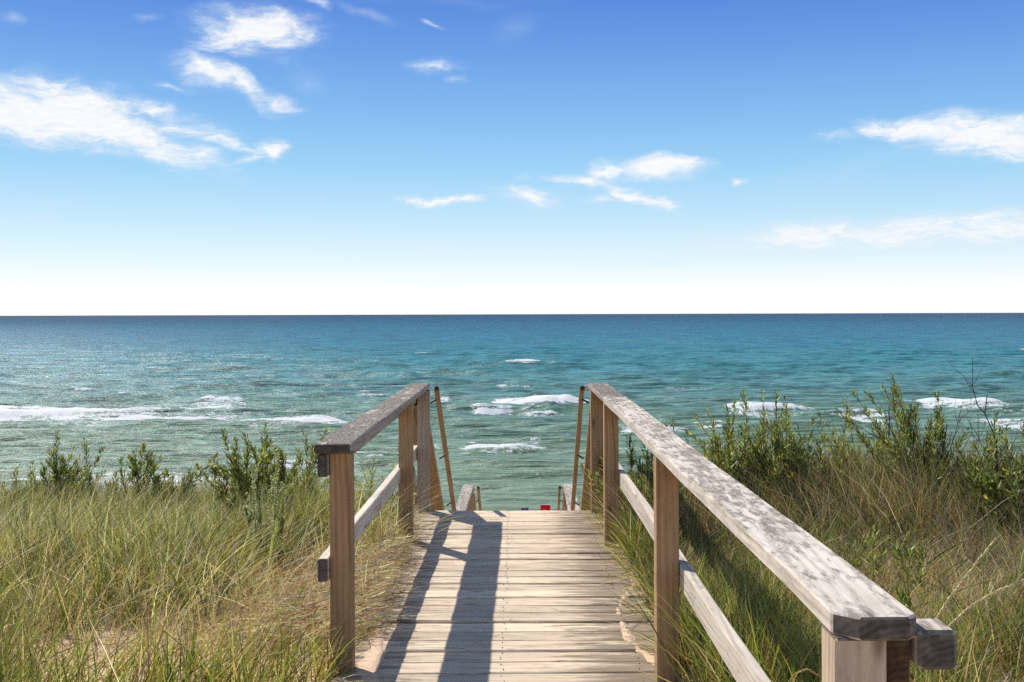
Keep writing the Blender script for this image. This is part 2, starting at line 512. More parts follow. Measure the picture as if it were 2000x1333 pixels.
# ------------------------------------------------------------------ lake
WL = -7.5
DROP = EYE - WL
F = 2140.0
prow = np.concatenate([np.linspace(1120, 1010, 30)[:-1], np.linspace(1010, 640, 430)[:-1], np.linspace(640, 614.9, 60), [614.5]])
Yr = DROP * F / (prow - 614.0)
ac = np.concatenate([np.linspace(-1.6, -0.52, 60)[:-1], np.linspace(-0.52, 0.52, 740)[:-1], np.linspace(0.52, 1.6, 60)])
A, YW = np.meshgrid(ac, Yr)
XW = A * YW
dYr = YW ** 2 / (DROP * F) * 0.9
H = np.zeros_like(XW)
wr = np.random.default_rng(3)
for k in range(46):
    lam = 1.3 * (16 / 1.3) ** (k / 45)
    th = wr.normal(0.10, 0.30)
    kx, ky = math.sin(th) * 2 * math.pi / lam, math.cos(th) * 2 * math.pi / lam
    ph = wr.uniform(0, 6.28)
    s_ = np.sin(kx * XW + ky * YW + ph + 1.6 * (vnoise(XW / (lam * 2.2), YW / (lam * 2.2), 50 + k) - 0.5) * 2)
    s_ = 2 * ((s_ + 1) / 2) ** 1.5 - 1
    wgt = np.clip(lam / (3.0 * dYr) - 0.4, 0, 1)
    H += s_ * 0.0095 * lam ** 0.85 * wgt * (0.5 + vnoise(XW / 19, YW / 9, 90 + k % 5))
H *= 0.35 + 0.65 * sstep(YW, 50, 95)

foam = np.zeros_like(XW)
BR = [  # x1, x2, y, ridge height m, foam strength, band depth m
    (-260, 300, 806, .50, 1.15, 5.0), (120, 500, 811, .30, .8, 4.0), (-100, 220, 823, .15, .6, 3.0), (455, 670, 824, .60, 1.15, 3.0), (300, 480, 795, .25, .85, 2.6),
    (960, 1150, 784, .75, 1.3, 3.6), (915, 1000, 801, .5, 1.1, 2.2), (1010, 1100, 803, .55, .75, 2.0), (895, 1060, 873, .42, 1.0, 1.8), (830, 900, 868, .25, .5, .9),
    (1420, 1600, 804, .65, 1.2, 3.0), (1800, 1975, 793, .75, 1.25, 3.6), (1620, 1760, 818, .35, .9, 3.0), (1940, 2260, 832, .4, 1.0, 3.5), (1480, 1560, 822, .2, .6, 2.0),
    (200, 330, 768, .45, .9, 2.6), (375, 465, 778, .5, 1.0, 2.6), (690, 760, 772, .3, .5, 2.0), (120, 190, 760, .3, .5, 2.0), (300, 400, 738, .35, .55, 2.5),
    (-40, 60, 745, .3, .55, 2.5), (970, 1060, 757, .35, .45, 2.2), (620, 700, 826, .3, .6, 2.0), (850, 880, 778, .5, .9, 2.2),
    (-200, 420, 936, .22, .9, 1.3), (120, 470, 945, .2, 1.0, 1.2), (640, 860, 893, .30, .75, 1.0), (700, 830, 760, .3, .5, 1.5), (500, 640, 905, .2, .5, .8),
    (1200, 1345, 837, .35, .85, 1.6), (1360, 1420, 830, .25, .6, 1.4), (2050, 2400, 800, .6, 1.1, 3.4), (-600, -250, 812, .6, 1.1, 4.0), (1100, 1500, 880, .25, .35, .9),
    (250, 430, 716, .3, .45, 3.0), (440, 560, 712, .3, .35, 3.0), (60, 130, 700, .3, .35, 3.0), (1690, 1780, 742, .3, .3, 2.0), (1300, 1420, 757, .35, .35, 2.0),
]
for x1, x2, y, hh, fs, dep in BR:
    Yc = DROP * F / (y - 614)
    X1, X2 = (x1 - 1008) * Yc / F, (x2 - 1008) * Yc / F
    Xm, hw = (X1 + X2) / 2, (X2 - X1) / 2
    line = Yc + 1.1 * (fbm(XW / 6.0 + y, XW * 0 + y, 7, 3) - 0.5) * 2 + 0.5 * (fbm(XW / 1.5 + y, XW * 0 + y, 9, 2) - 0.5) + 0.8 * ((XW - Xm) / hw) ** 2
    e = np.clip(1 - np.abs((XW - Xm) / hw), 0, 1)
    e = sstep(e, 0, 0.55) * (0.45 + 1.0 * fbm(XW / 2.2, XW * 0 + y * .7, 61, 3))
    d = YW - line               # positive = lake side of the crest
    prof = np.where(d < 0, np.exp(-(d / (hh * 1.1 + .25)) ** 2), np.exp(-(d / (hh * 3.6 + 1.0)) ** 2))
    H += 0.72 * hh * prof * e
    fr = np.where(d < 0, np.exp(-(d / (dep * 0.22)) ** 2), np.exp(-(d / (dep * 0.24)) ** 2))
    e2 = sstep(np.clip(1.25 - np.abs((XW - Xm) / hw), 0, 1), 0, 0.5)
    wide = 0.50 * np.exp(-((d - dep * .5) / (dep * 1.5)) ** 2) * e2
    foam = np.maximum(foam, 1.2 * fs * np.maximum(fr * e, wide * (0.5 + fbm(XW / 2.2 + y, YW / 1.4, 151, 3))))
# long soft swells in the green shallows
for y, hh in ((992, .07), (962, .13), (935, .15), (905, .2), (878, .16), (848, .26), (826, .22), (797, .3), (775, .3), (752, .3), (733, .3)):
    Yc = DROP * F / (y - 614)
    line = Yc + 2.6 * (fbm(XW / 16.0 + y, XW * 0 + y, 71, 3) - 0.5) * 2
    e = sstep(fbm(XW / 7 + y * 3, XW * 0 + y, 77, 3), 0.35, 0.6)
    d = YW - line
    H += hh * e * np.where(d < 0, np.exp(-(d / 1.1) ** 2), np.exp(-(d / 2.2) ** 2))
hx = np.clip((H - 0.20) / 0.35, 0, 1)
patch = fbm(XW / 22, YW / 10, 131, 3)
foam = np.maximum(foam, hx * sstep(patch, 0.54, 0.70) * 0.85 * sstep(YW, 90, 130))
water_me = grid_mesh('lake', XW, YW, WL + H)
vattr(water_me, 'foam', foam)

M_water, n = new_mat('lake_water')
geo = n.n('ShaderNodeNewGeometry')
pos = geo.outputs['Position']
sp = n.n('ShaderNodeSeparateXYZ', inp={0: pos})
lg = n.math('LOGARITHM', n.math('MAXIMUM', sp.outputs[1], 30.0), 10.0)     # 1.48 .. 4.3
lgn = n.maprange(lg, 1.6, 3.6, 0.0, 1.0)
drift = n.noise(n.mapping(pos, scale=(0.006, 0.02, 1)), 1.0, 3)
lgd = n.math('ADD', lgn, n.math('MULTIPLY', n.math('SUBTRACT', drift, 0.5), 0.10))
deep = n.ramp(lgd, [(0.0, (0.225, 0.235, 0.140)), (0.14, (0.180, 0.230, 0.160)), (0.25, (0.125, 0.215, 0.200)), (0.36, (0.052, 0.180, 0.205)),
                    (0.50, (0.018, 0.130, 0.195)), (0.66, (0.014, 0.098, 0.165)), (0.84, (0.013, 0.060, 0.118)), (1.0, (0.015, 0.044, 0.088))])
# sandbars and cloud-like patches of depth
pt = n.noise(n.mapping(pos, scale=(0.02, 0.06, 1)), 1.0, 4)
deep = n.mix(n.math('MULTIPLY', n.step(pt, 0.5, 0.75), 0.35), deep, n.vmath('MULTIPLY', deep, (1.25, 1.15, 1.0)))
# chop: light and dark of the wave facets painted into the colour, one layer per range
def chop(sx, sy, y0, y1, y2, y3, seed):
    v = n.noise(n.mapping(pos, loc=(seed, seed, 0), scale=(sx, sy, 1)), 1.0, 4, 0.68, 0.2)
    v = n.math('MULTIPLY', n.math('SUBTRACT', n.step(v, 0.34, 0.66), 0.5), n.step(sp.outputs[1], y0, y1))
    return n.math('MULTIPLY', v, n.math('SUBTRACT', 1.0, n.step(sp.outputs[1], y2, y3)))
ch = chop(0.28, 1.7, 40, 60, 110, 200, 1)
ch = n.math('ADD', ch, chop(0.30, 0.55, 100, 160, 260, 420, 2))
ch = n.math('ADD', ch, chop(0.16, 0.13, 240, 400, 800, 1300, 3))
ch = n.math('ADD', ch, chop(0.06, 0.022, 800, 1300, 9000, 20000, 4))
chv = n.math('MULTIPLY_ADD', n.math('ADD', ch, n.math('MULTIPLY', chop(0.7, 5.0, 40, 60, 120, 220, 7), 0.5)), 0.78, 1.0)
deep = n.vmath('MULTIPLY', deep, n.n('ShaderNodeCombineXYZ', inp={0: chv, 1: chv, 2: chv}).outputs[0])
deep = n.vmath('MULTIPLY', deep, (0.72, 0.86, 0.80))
# ripples: fine near, broader with distance so that each range keeps its chop
near_w = n.math('SUBTRACT', 1.0, n.step(sp.outputs[1], 70, 260))
mid_w = n.math('SUBTRACT', 1.0, n.step(sp.outputs[1], 400, 1500))
r1 = n.noise(n.mapping(pos, scale=(0.8, 1.9, 1)), 1.6, 5, 0.62, 0.4)
r2 = n.noise(n.mapping(pos, scale=(0.14, 0.42, 1)), 1.4, 5, 0.62, 0.3)
r3 = n.noise(n.mapping(pos, scale=(0.02, 0.09, 1)), 1.2, 5, 0.66)
ht = n.math('ADD', n.math('MULTIPLY', n.math('MULTIPLY', r1, near_w), 0.24), n.math('ADD', n.math('MULTIPLY', n.math('MULTIPLY', r2, mid_w), 1.1), n.math('MULTIPLY', r3, 3.2)))
bump = n.n('ShaderNodeBump', inp={'Strength': 0.62, 'Distance': 1.0, 'Height': ht})
fo = n.n('ShaderNodeAttribute', attribute_name='foam').outputs[2]
fn = n.noise(n.mapping(pos, scale=(1.0, 0.9, 2.0)), 2.2, 7, 0.78, 0.4)
fbig = n.noise(n.mapping(pos, scale=(0.16, 0.75, 1)), 1.0, 5, 0.65)
fmask = n.step(n.math('ADD', fo, n.math('ADD', n.math('MULTIPLY', n.math('SUBTRACT', fn, 0.5), 2.2), n.math('MULTIPLY', n.math('SUBTRACT', fbig, .5), 1.8))), 0.34, 0.66)
fmask = n.math('MULTIPLY', fmask, n.step(fo, 0.03, 0.20))
# small whitecaps, with sun glints painted as white flecks too, over the open lake
def caps_glints(sx, sy, lo_, hi_, y0, y1, y2, y3, seed):
    v = n.noise(n.mapping(pos, loc=(seed, seed, 0), scale=(sx, sy, 1)), 1.0, 4, 0.7, 0.3)
    pz = n.noise(n.mapping(pos, loc=(seed, 0, 0), scale=(sx * 0.14, sy * 0.12, 1)), 1.0, 2)
    v = n.math('ADD', v, n.math('MULTIPLY', n.math('SUBTRACT', pz, 0.5), 0.42))
    v = n.step(v, lo_, hi_)
    v = n.math('MULTIPLY', v, n.step(sp.outputs[1], y0, y1))
    return n.math('MULTIPLY', v, n.math('SUBTRACT', 1.0, n.step(sp.outputs[1], y2, y3)))
cp = caps_glints(1.3, 3.4, .70, .76, 45, 70, 200, 320, 3)
cp = n.math('MAXIMUM', cp, caps_glints(0.5, 1.4, .71, .77, 110, 200, 500, 800, 13))
cp = n.math('MAXIMUM', cp, caps_glints(0.16, 0.35, .69, .76, 350, 600, 1600, 2600, 23))
cp = n.math('MAXIMUM', cp, caps_glints(0.05, 0.07, .68, .76, 1200, 2000, 6000, 12000, 33))
left = n.maprange(n.math('DIVIDE', sp.outputs[0], sp.outputs[1]), -0.5, 0.35, 1.0, 0.45)  # flecks stronger to the left, where sun glitter is painted in
cp = n.math('MULTIPLY', cp, left)
allf = n.math('MAXIMUM', fmask, n.math('MULTIPLY', cp, 0.85))
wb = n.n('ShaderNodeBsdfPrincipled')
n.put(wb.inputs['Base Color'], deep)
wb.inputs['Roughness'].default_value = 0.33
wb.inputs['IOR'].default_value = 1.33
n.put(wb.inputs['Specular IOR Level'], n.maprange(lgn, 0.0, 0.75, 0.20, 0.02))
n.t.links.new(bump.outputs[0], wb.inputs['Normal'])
fb = n.n('ShaderNodeBsdfPrincipled', inp={'Base Color': (0.93, 0.94, 0.93, 1), 'Roughness': 0.8})
fb2 = n.n('ShaderNodeBump', inp={'Strength': 0.5, 'Distance': 0.12, 'Height': n.math('ADD', fn, n.math('MULTIPLY', fbig, .5))})
n.t.links.new(fb2.outputs[0], fb.inputs['Normal'])
ft = n.n('ShaderNodeBsdfTranslucent', inp={0: (0.9, 0.93, 0.92, 1)})
fmx = n.n('ShaderNodeMixShader', inp={0: 0.4, 1: fb.outputs[0], 2: ft.outputs[0]})
mx = n.n('ShaderNodeMixShader', inp={0: allf, 1: wb.outputs[0], 2: fmx.outputs[0]})
n.t.links.new(mx.outputs[0], n.n('ShaderNodeOutputMaterial').inputs[0])
lake = link('lake', water_me, M_water)
lake['kind'] = 'structure'
lake['label'] = 'choppy turquoise lake with white breakers near the shore'


# ------------------------------------------------------------------ boards
def board_mesh(name, L, W, T, bevel=0.004, segs=1, warp=0.0, seed=0, clip=None):
    """a sawn board: length on local X, width on Y, thickness on Z, origin at its centre"""
    r = random.Random(seed)
    bm = bmesh.new()
    bmesh.ops.create_cube(bm, size=1.0)
    bmesh.ops.scale(bm, vec=(L, W, T), verts=bm.verts)
    if clip:      # cut corners at the -X end in plan: (cut at -Y corner, cut at +Y corner)
        a, b = clip
        bmesh.ops.bisect_plane(bm, geom=bm.verts[:] + bm.edges[:] + bm.faces[:], plane_co=(-L / 2 + a, -W / 2, 0), plane_no=(-1, -1, 0), clear_outer=True)
        bmesh.ops.holes_fill(bm, edges=[e for e in bm.edges if e.is_boundary])
        bmesh.ops.bisect_plane(bm, geom=bm.verts[:] + bm.edges[:] + bm.faces[:], plane_co=(-L / 2 + b, W / 2, 0), plane_no=(-1, 1, 0), clear_outer=True)
        bmesh.ops.holes_fill(bm, edges=[e for e in bm.edges if e.is_boundary])
    bmesh.ops.bevel(bm, geom=bm.edges[:], offset=bevel, segments=1, affect='EDGES')
    if segs > 1:
        for k in range(1, segs):
            x = -L / 2 + L * k / segs + r.uniform(-.1, .1) * L / segs
            bmesh.ops.bisect_plane(bm, geom=bm.verts[:] + bm.edges[:] + bm.faces[:], plane_co=(x, 0, 0), plane_no=(1, 0, 0))
        p1, p2, p3 = r.uniform(0, 6), r.uniform(0, 6), r.uniform(0, 6)
        for v in bm.verts:
            u = v.co.x
            v.co.z += warp * math.sin(u * 2.1 + p1) * 0.6 + warp * 0.35 * math.sin(u * 7 + p2 + v.co.y * 8)
            v.co.y += warp * 0.8 * math.sin(u * 1.7 + p2) + warp * 0.25 * math.sin(u * 11 + p3)
    me = bpy.data.meshes.new(name)
    bm.to_mesh(me)
    bm.free()
    return me


def orient(a, b, up=(0, 0, 1)):
    """matrix that lays a board's local X from a to b with its thickness towards up"""
    a, b = Vector(a), Vector(b)
    x = (b - a).normalized()
    y = Vector(up).cross(x).normalized()
    z = x.cross(y)
    m = Matrix((x, y, z)).transposed().to_4x4()
    m.translation = (a + b) / 2
    return m


def board(name, a, b, W, T, mat, parent, up=(0, 0, 1), label=None, bevel=0.004, segs=4, warp=0.002, clip=None):
    L = (Vector(b) - Vector(a)).length
    me = board_mesh(name, L, W, T, bevel, segs, warp, random.randint(0, 9999), clip)
    o = link(name, me, mat, parent)
    mw = orient(a, b, up)
    o.location = mw.translation
    o.rotation_euler = mw.to_euler()
    if label:
        o['label'] = label
    return o


def post(name, x0, x1, y0, y1, z0, z1, mat, parent, **kw):
    return board(name, ((x0 + x1) / 2, (y0 + y1) / 2, z0), ((x0 + x1) / 2, (y0 + y1) / 2, z1), abs(x1 - x0), abs(y1 - y0), mat, parent, up=(0, 1, 0), **kw)


# ------------------------------------------------------------------ boardwalk
bw = thing('boardwalk', 'weathered wooden boardwalk of pale cross planks leading to the lake stairs', 'boardwalk', (-0.05, 4, 0))
PITCH = 0.1455
variants = [board_mesh('plank', 1.39, 0.1345, 0.038, 0.006, 6, 0.0032, 100 + k) for k in range(7)]
for v in variants:
    v.materials.append(M_plank)
y = 8.0 - 0.069
k = 0
pr = random.Random(5)
nails = []
while y > -1.2:
    o = link('plank', variants[pr.randrange(7)], None, bw)
    cx = -0.05 + pr.uniform(-.014, .014)
    o.location = (cx + 0.05, y - 4, -0.019 + pr.uniform(-.005, .002))
    o.rotation_euler = (R(pr.uniform(-.8, .8)), R(pr.uniform(-.15, .15)), R(pr.uniform(-.25, .25)) + (math.pi if pr.random() < .5 else 0))
    o.scale = (pr.uniform(0.985, 1.02), 1, 1)
    for nx in (-0.58, -0.06, 0.50):
        for ny in (-.035, .035):
            nails.append((nx + pr.uniform(-.01, .01), y + ny + pr.uniform(-.006, .006)))
    y -= PITCH
    k += 1
bm = bmesh.new()
for nx, ny in nails:
    g_ = bmesh.ops.create_cone(bm, segments=6, radius1=0.0028, radius2=0.0025, depth=0.004, cap_ends=True)
    bmesh.ops.translate(bm, verts=g_['verts'], vec=(nx + .05, ny - 4, 0.0008))
me = bpy.data.meshes.new('nail_heads'); bm.to_mesh(me); bm.free()
o = link('nail_heads', me, M_nail, bw); o['kind'] = 'stuff'
for jx in (-0.62, -0.05, 0.53):
    board('joist', (jx + .05, -1.2 - 4, -0.115), (jx + .05, 7.99 - 4, -0.115), 0.038, 0.14, M_post, bw, warp=0)
board('end_board', (-0.69, 8.022 - 4, -0.115), (0.69, 8.022 - 4, -0.115), 0.038, 0.14, M_post, bw, warp=0)
bw.location = (-0.05, 4, 0)

CAPZ = 0.915
CT = 0.038


def boardwalk_railing(side, label):
    t = thing('railing', label, 'railing', (0, 0, 0))
    return t


# left railing
rl = thing('railing', 'short left railing with dark stained flat cap, near end standing in the dune grass', 'railing', (-0.70, 6.2, 0))
off = Vector((-0.70, 6.2, 0))
def L_(p): return tuple(Vector(p) - off)
board('cap_rail', L_((-0.730, 4.335, CAPZ - CT / 2)), L_((-0.716, 8.2, CAPZ - CT / 2)), 0.142, CT, M_cap_l, rl, segs=10, warp=0.003, label='grey cap board blotched almost black along the top')
def postr(par, off, x0, x1, y0, y1, z0, z1, mat, **kw):
    return post('post', x0 - off.x, x1 - off.x, y0 - off.y, y1 - off.y, z0 - off.z, z1 - off.z, mat, par, **kw)
postr(rl, off, -0.747, -0.660, 4.375, 4.463, -0.7, CAPZ - CT, M_post)
postr(rl, off, -0.742, -0.655, 6.90, 6.988, -0.7, CAPZ - CT, M_post)
postr(rl, off, -0.722, -0.634, 7.945, 8.03, -1.6, CAPZ - CT, M_post_pale)
board('lower_rail', L_((-0.769, 4.34, 0.415)), L_((-0.745, 8.1, 0.415)), 0.040, 0.092, M_rail, rl, segs=8, warp=0.002)
board('nailer', L_((-0.770, 4.34, CAPZ - CT - 0.046)), L_((-0.747, 8.1, CAPZ - CT - 0.046)), 0.040, 0.090, M_cap_l, rl, segs=6, warp=0.001)

# right railing
rr = thing('railing', 'long right railing with silver grey spotted cap running towards the viewer', 'railing', (0.60, 5.0, 0))
off = Vector((0.60, 5.0, 0))
board('cap_rail', L_((0.611, 1.85, CAPZ - CT / 2)), L_((0.611, 6.80, CAPZ - CT / 2)), 0.142, CT + 0.002, M_cap_r, rr, segs=14, warp=0.0028, clip=(0.022, 0.040), label='long pale cap board with clipped corners and dark lichen spots')
board('cap_rail', L_((0.611, 6.804, CAPZ - CT / 2)), L_((0.607, 8.2, CAPZ - CT / 2)), 0.142, CT, M_cap_l, rr, segs=5, warp=0.002, label='short far cap board, darker than the long one')
postr(rr, off, 0.543, 0.631, 1.865, 1.953, -0.7, CAPZ - CT - 0.001, M_post_pale, label='pale sunlit near post')
postr(rr, off, 0.543, 0.631, 4.245, 4.333, -0.7, CAPZ - CT, M_post)
postr(rr, off, 0.543, 0.631, 6.76, 6.848, -0.7, CAPZ - CT, M_post)
postr(rr, off, 0.540, 0.628, 7.91, 7.998, -1.6, CAPZ - CT, M_post)
board('lower_rail', L_((0.652, 1.80, 0.415)), L_((0.652, 8.1, 0.415)), 0.040, 0.092, M_rail, rr, segs=12, warp=0.003)
board('nailer', L_((0.653, 1.875, CAPZ - CT - 0.048)), L_((0.653, 8.1, CAPZ - CT - 0.048)), 0.040, 0.090, M_post, rr, segs=6, warp=0.001)
board('end_block', L_((0.716, 1.862, 0.855)), L_((0.716, 1.945, 0.855)), 0.068, 0.068, M_cap_r, rr, segs=1, warp=0, label='short grey block beside the near end of the cap', bevel=0.007)
board('brace', L_((0.712, 1.870, 0.770)), L_((0.712, 2.30, 0.30)), 0.060, 0.038, M_post_pale, rr, up=(0, .6, .6), segs=2)

# ------------------------------------------------------------------ stairs to the beach
SR = thing('staircase', 'upper flight of wooden steps going down from the end of the boardwalk', 'staircase', (-0.06, 8.05, 0), R(-0.75))
SL = 0.665


def flight(root, y0, z0, nstep, rise, run):
    for i in range(nstep):
        z = z0 - rise * (i + 1)
        yy = y0 + run * i
        for j in range(2):
            o = link('tread', tread_me, None, root)
            o.location = (random.uniform(-.006, .006), yy + 0.075 + j * 0.146, z - 0.02)
    for s_ in (-1, 1):
        board('stringer', (s_ * 0.60, y0, z0 - 0.20), (s_ * 0.60, y0 + run * nstep, z0 - rise * nstep - 0.20), 0.038, 0.24, M_stair, root, warp=0, segs=1)


tread_me = board_mesh('tread', 1.20, 0.140, 0.038, 0.004, 3, 0.002, 55)
tread_me.materials.append(M_plank)
flight(SR, 0.02, 0.0, 8, 0.2, 0.3007)


def in_stairs(p):
    return SR.matrix_basis @ Vector(p)


def stair_thing(name, label, cat, y=0.0, z=0.0):
    p = Matrix.Translation((-0.06, 8.05, 0)) @ Matrix.Rotation(R(-0.75), 4, 'Z') @ Vector((0, y, z))
    return thing(name, label, cat, p, R(-0.75))


def sloped_rail(par, side, y0, z0, y1, z1, posts, mitre=True, sides='left', dz=0.0, foot=-1.6):
    """one sloping guard: flat cap, posts, lower rail; coordinates relative to the stair thing"""
    x = side * 0.672
    nrm = Vector((0, z0 - z1, y1 - y0)).normalized()
    board('cap_rail', (x, y0, z0), (x, y1, z1), 0.140, 0.038, M_stair, par, up=nrm, segs=4, warp=0.002)
    xs_ = side * 0.766
    board('side_rail', (side * 0.712, y0, z0 - 0.075), (side * 0.712, y1, z1 - 0.075), 0.038, 0.088, M_stair, par, up=nrm, segs=3, warp=0.001)
    board('lower_rail', (side * 0.712, y0, z0 - 0.50), (side * 0.712, y1, z1 - 0.50), 0.038, 0.088, M_rail, par, up=nrm, segs=3, warp=0.001)
    for yp in posts:
        zt = z0 + (z1 - z0) * (yp - y0) / (y1 - y0) - 0.035
        post('post', side * 0.603, side * 0.691, yp - 0.044, yp + 0.044, zt - 2.6, zt, M_stair, par, segs=2)


def grab(par, side, y0, z0, y1, z1, nbr, ret=False):
    x = side * 0.556
    gr = board('grab_rail', (x, y0, z0), (x, y1, z1), 0.036, 0.044, M_stair, par, up=(0, 1, .3), segs=3, warp=0.001, bevel=0.008)
    for i in range(nbr):
        f_ = 0.04 + (0.92 * i / max(nbr - 1, 1))
        yy, zz = y0 + (y1 - y0) * f_, z0 + (z1 - z0) * f_
        bm = bmesh.new()
        bmesh.ops.create_cone(bm, segments=8, radius1=0.007, radius2=0.007, depth=1.0, cap_ends=True)
        me = bpy.data.meshes.new('bracket'); bm.to_mesh(me); bm.free()
        a = Vector((side * 0.562, yy, zz - 0.024)); b = Vector((side * 0.612, yy + .012, zz - 0.055))
        o = link('bracket', me, M_black, par)
        o.scale = (1, 1, (b - a).length)
        o.location = (a + b) / 2
        o.rotation_euler = (b - a).to_track_quat('Z', 'Y').to_euler()
    if ret:
        board('rail_return', (side * 0.574, y0 + 0.02, z0 - 0.004), (side * 0.66, y0 + 0.02, z0 - 0.004), 0.038, 0.044, M_rail, par, segs=1, warp=0)


for side, word in ((-1, 'left'), (1, 'right')):
    a = stair_thing('stair_railing', f'sloping brown railing of the upper steps, {word} side, just past the boardwalk end', 'railing')
    sloped_rail(a, side, 0.0, 0.775, 2.66, 0.775 - SL * 2.66, (1.70, 2.62))
    b = stair_thing('handrail', f'slim round-edged handrail on black iron brackets, {word} side of the upper steps', 'handrail')
    grab(b, side, 0.32, 0.865, 2.95, 0.865 - SL * 2.63, 4, ret=(side == 1))
    c_ = stair_thing('landing_railing', f'grey capped railing around the lower landing, {word} side', 'railing', 2.75, -1.81)
    board('cap_rail', (side * 0.672, 0.0, 0.92), (side * 0.672, 4.0, 0.92), 0.140, 0.038, M_cap_r, c_, segs=6, warp=0.002)
    for yp in (0.10, 2.0, 3.93):
        post('post', side * 0.603, side * 0.691, yp - 0.044, yp + 0.044, -1.4, 0.90, M_stair, c_, segs=2)
    board('lower_rail', (side * 0.712, 0.0, 0.42), (side * 0.712, 4.0, 0.42), 0.038, 0.088, M_rail, c_, segs=3, warp=0.001)
    d_ = stair_thing('lower_stair_railing', f'sloping railing of the lower steps down to the beach, {word} side', 'railing', 6.78, -1.81)
    sloped_rail(d_, side, 0.04, 0.79, 7.6, 0.79 - SL * 7.56, (1.7, 3.6, 5.5, 7.5))
    e_ = stair_thing('lower_handrail', f'slim handrail with an iron bracket at the top of the lower steps, {word} side', 'handrail', 6.78, -1.81)
    grab(e_, side, 0.14, 0.87, 7.5, 0.87 - SL * 7.36, 6, ret=(side == 1))

LD = stair_thing('landing', 'small wooden landing between the two flights of steps', 'landing', 2.75, -1.81)
for i in range(27):
    o = link('plank', tread_me, None, LD)
    o.location = (random.uniform(-.01, .01), -0.28 + 0.073 + i * 0.146 + .19, -0.019)
    o.scale = (1.16, 1, 1)
for jx in (-.6, .6):
    board('joist', (jx, -0.1, -0.12), (jx, 4.0, -0.12), 0.038, 0.14, M_stair, LD, segs=1, warp=0)
LS = stair_thing('lower_staircase', 'long lower flight of wooden steps down to the beach', 'staircase', 6.78, -1.81)
flight(LS, 0.02, 0.0, 25, 0.2, 0.3007)


# ------------------------------------------------------------------ beach chairs
def tube(bm, a, b, r, segs=6):
    a, b = Vector(a), Vector(b)
    g_ = bmesh.ops.create_cone(bm, segments=segs, radius1=r, radius2=r, depth=(b - a).length, cap_ends=True)
    m_ = (b - a).to_track_quat('Z', 'Y').to_matrix().to_4x4()
    m_.translation = (a + b) / 2
    bmesh.ops.transform(bm, matrix=m_, verts=g_['verts'])


def beach_chair(x, y, top, colr, label, rot):
    gz = float(terrain_z(x, y))
    s_ = (top - gz) / 0.80
    t = thing('beach_chair', label, 'chair', (x, y, gz), rot)
    t.scale = (s_, s_, s_)
    bm = bmesh.new()
    for sx in (-.24, .24):
        tube(bm, (sx, -.30, 0), (sx, .22, .36), .011)
        tube(bm, (sx, .30, 0), (sx, -.22, .36), .011)
        tube(bm, (sx, -.12, .22), (sx, -.30, .80), .011)
        tube(bm, (sx, -.30, .36), (sx, .28, .36), .014)
    tube(bm, (-.24, -.30, .80), (.24, -.30, .80), .011)
    tube(bm, (-.24, .24, .22), (.24, .24, .22), .011)
    me = bpy.data.meshes.new('frame'); bm.to_mesh(me); bm.free()
    link('frame', me, M_alu, t)
    fm, nn = new_mat('chair_fabric')
    wv = nn.noise(nn.n('ShaderNodeTexCoord').outputs['Object'], 60, 2)
    finish(fm, nn, nn.mix(wv, colr, tuple(q * 0.8 for q in colr)), 0.8)
    for nm, pts in (('backrest', [(-.13, .24), (-.19, .42), (-.255, .62), (-.30, .80)]), ('seat', [(.24, .225), (.06, .19), (-.08, .20), (-.13, .235)])):
        bm = bmesh.new()
        rows = []
        for (yy, zz) in pts:
            rows.append([bm.verts.new((xx, yy - .02 * (1 - (xx / .23) ** 2), zz)) for xx in (-.23, -.1, .1, .23)])
        for r0, r1_ in zip(rows, rows[1:]):
            for i in range(3):
                bm.faces.new((r0[i], r0[i + 1], r1_[i + 1], r1_[i]))
        bmesh.ops.solidify(bm, geom=bm.faces[:], thickness=0.008)
        me = bpy.data.meshes.new(nm); bm.to_mesh(me); bm.free()
        link(nm, me, fm, t)
    return t


M_alu, n = new_mat('aluminium_tube')
finish(M_alu, n, (0.6, 0.6, 0.6), 0.4, metallic=0.8)
beach_chair(1.17, 46.0, EYE - (989 - 614) * 46 / F, (0.62, 0.012, 0.03), 'bright red folding beach chair on the sand below the stairs', R(170))
beach_chair(0.37, 46.4, EYE - (993.6 - 614) * 46.4 / F, (0.16, 0.20, 0.27), 'grey-blue folding beach chair on the sand, barely above the boardwalk end', R(188))

# ------------------------------------------------------------------ vegetation builders
PAL = {
    'green': (0.085, 0.135, 0.026), 'olive': (0.175, 0.180, 0.042), 'lime': (0.29, 0.305, 0.062), 'blue': (0.11, 0.155, 0.075),
    'straw': (0.50, 0.385, 0.21), 'pale': (0.70, 0.60, 0.44), 'rust': (0.30, 0.135, 0.05), 'ochre': (0.36, 0.26, 0.08), 'bark': (0.17, 0.118, 0.082), 'twig': (0.38, 0.28, 0.20),
    'grey': (0.42, 0.35, 0.28), 'pink': (0.50, 0.35, 0.27),
}


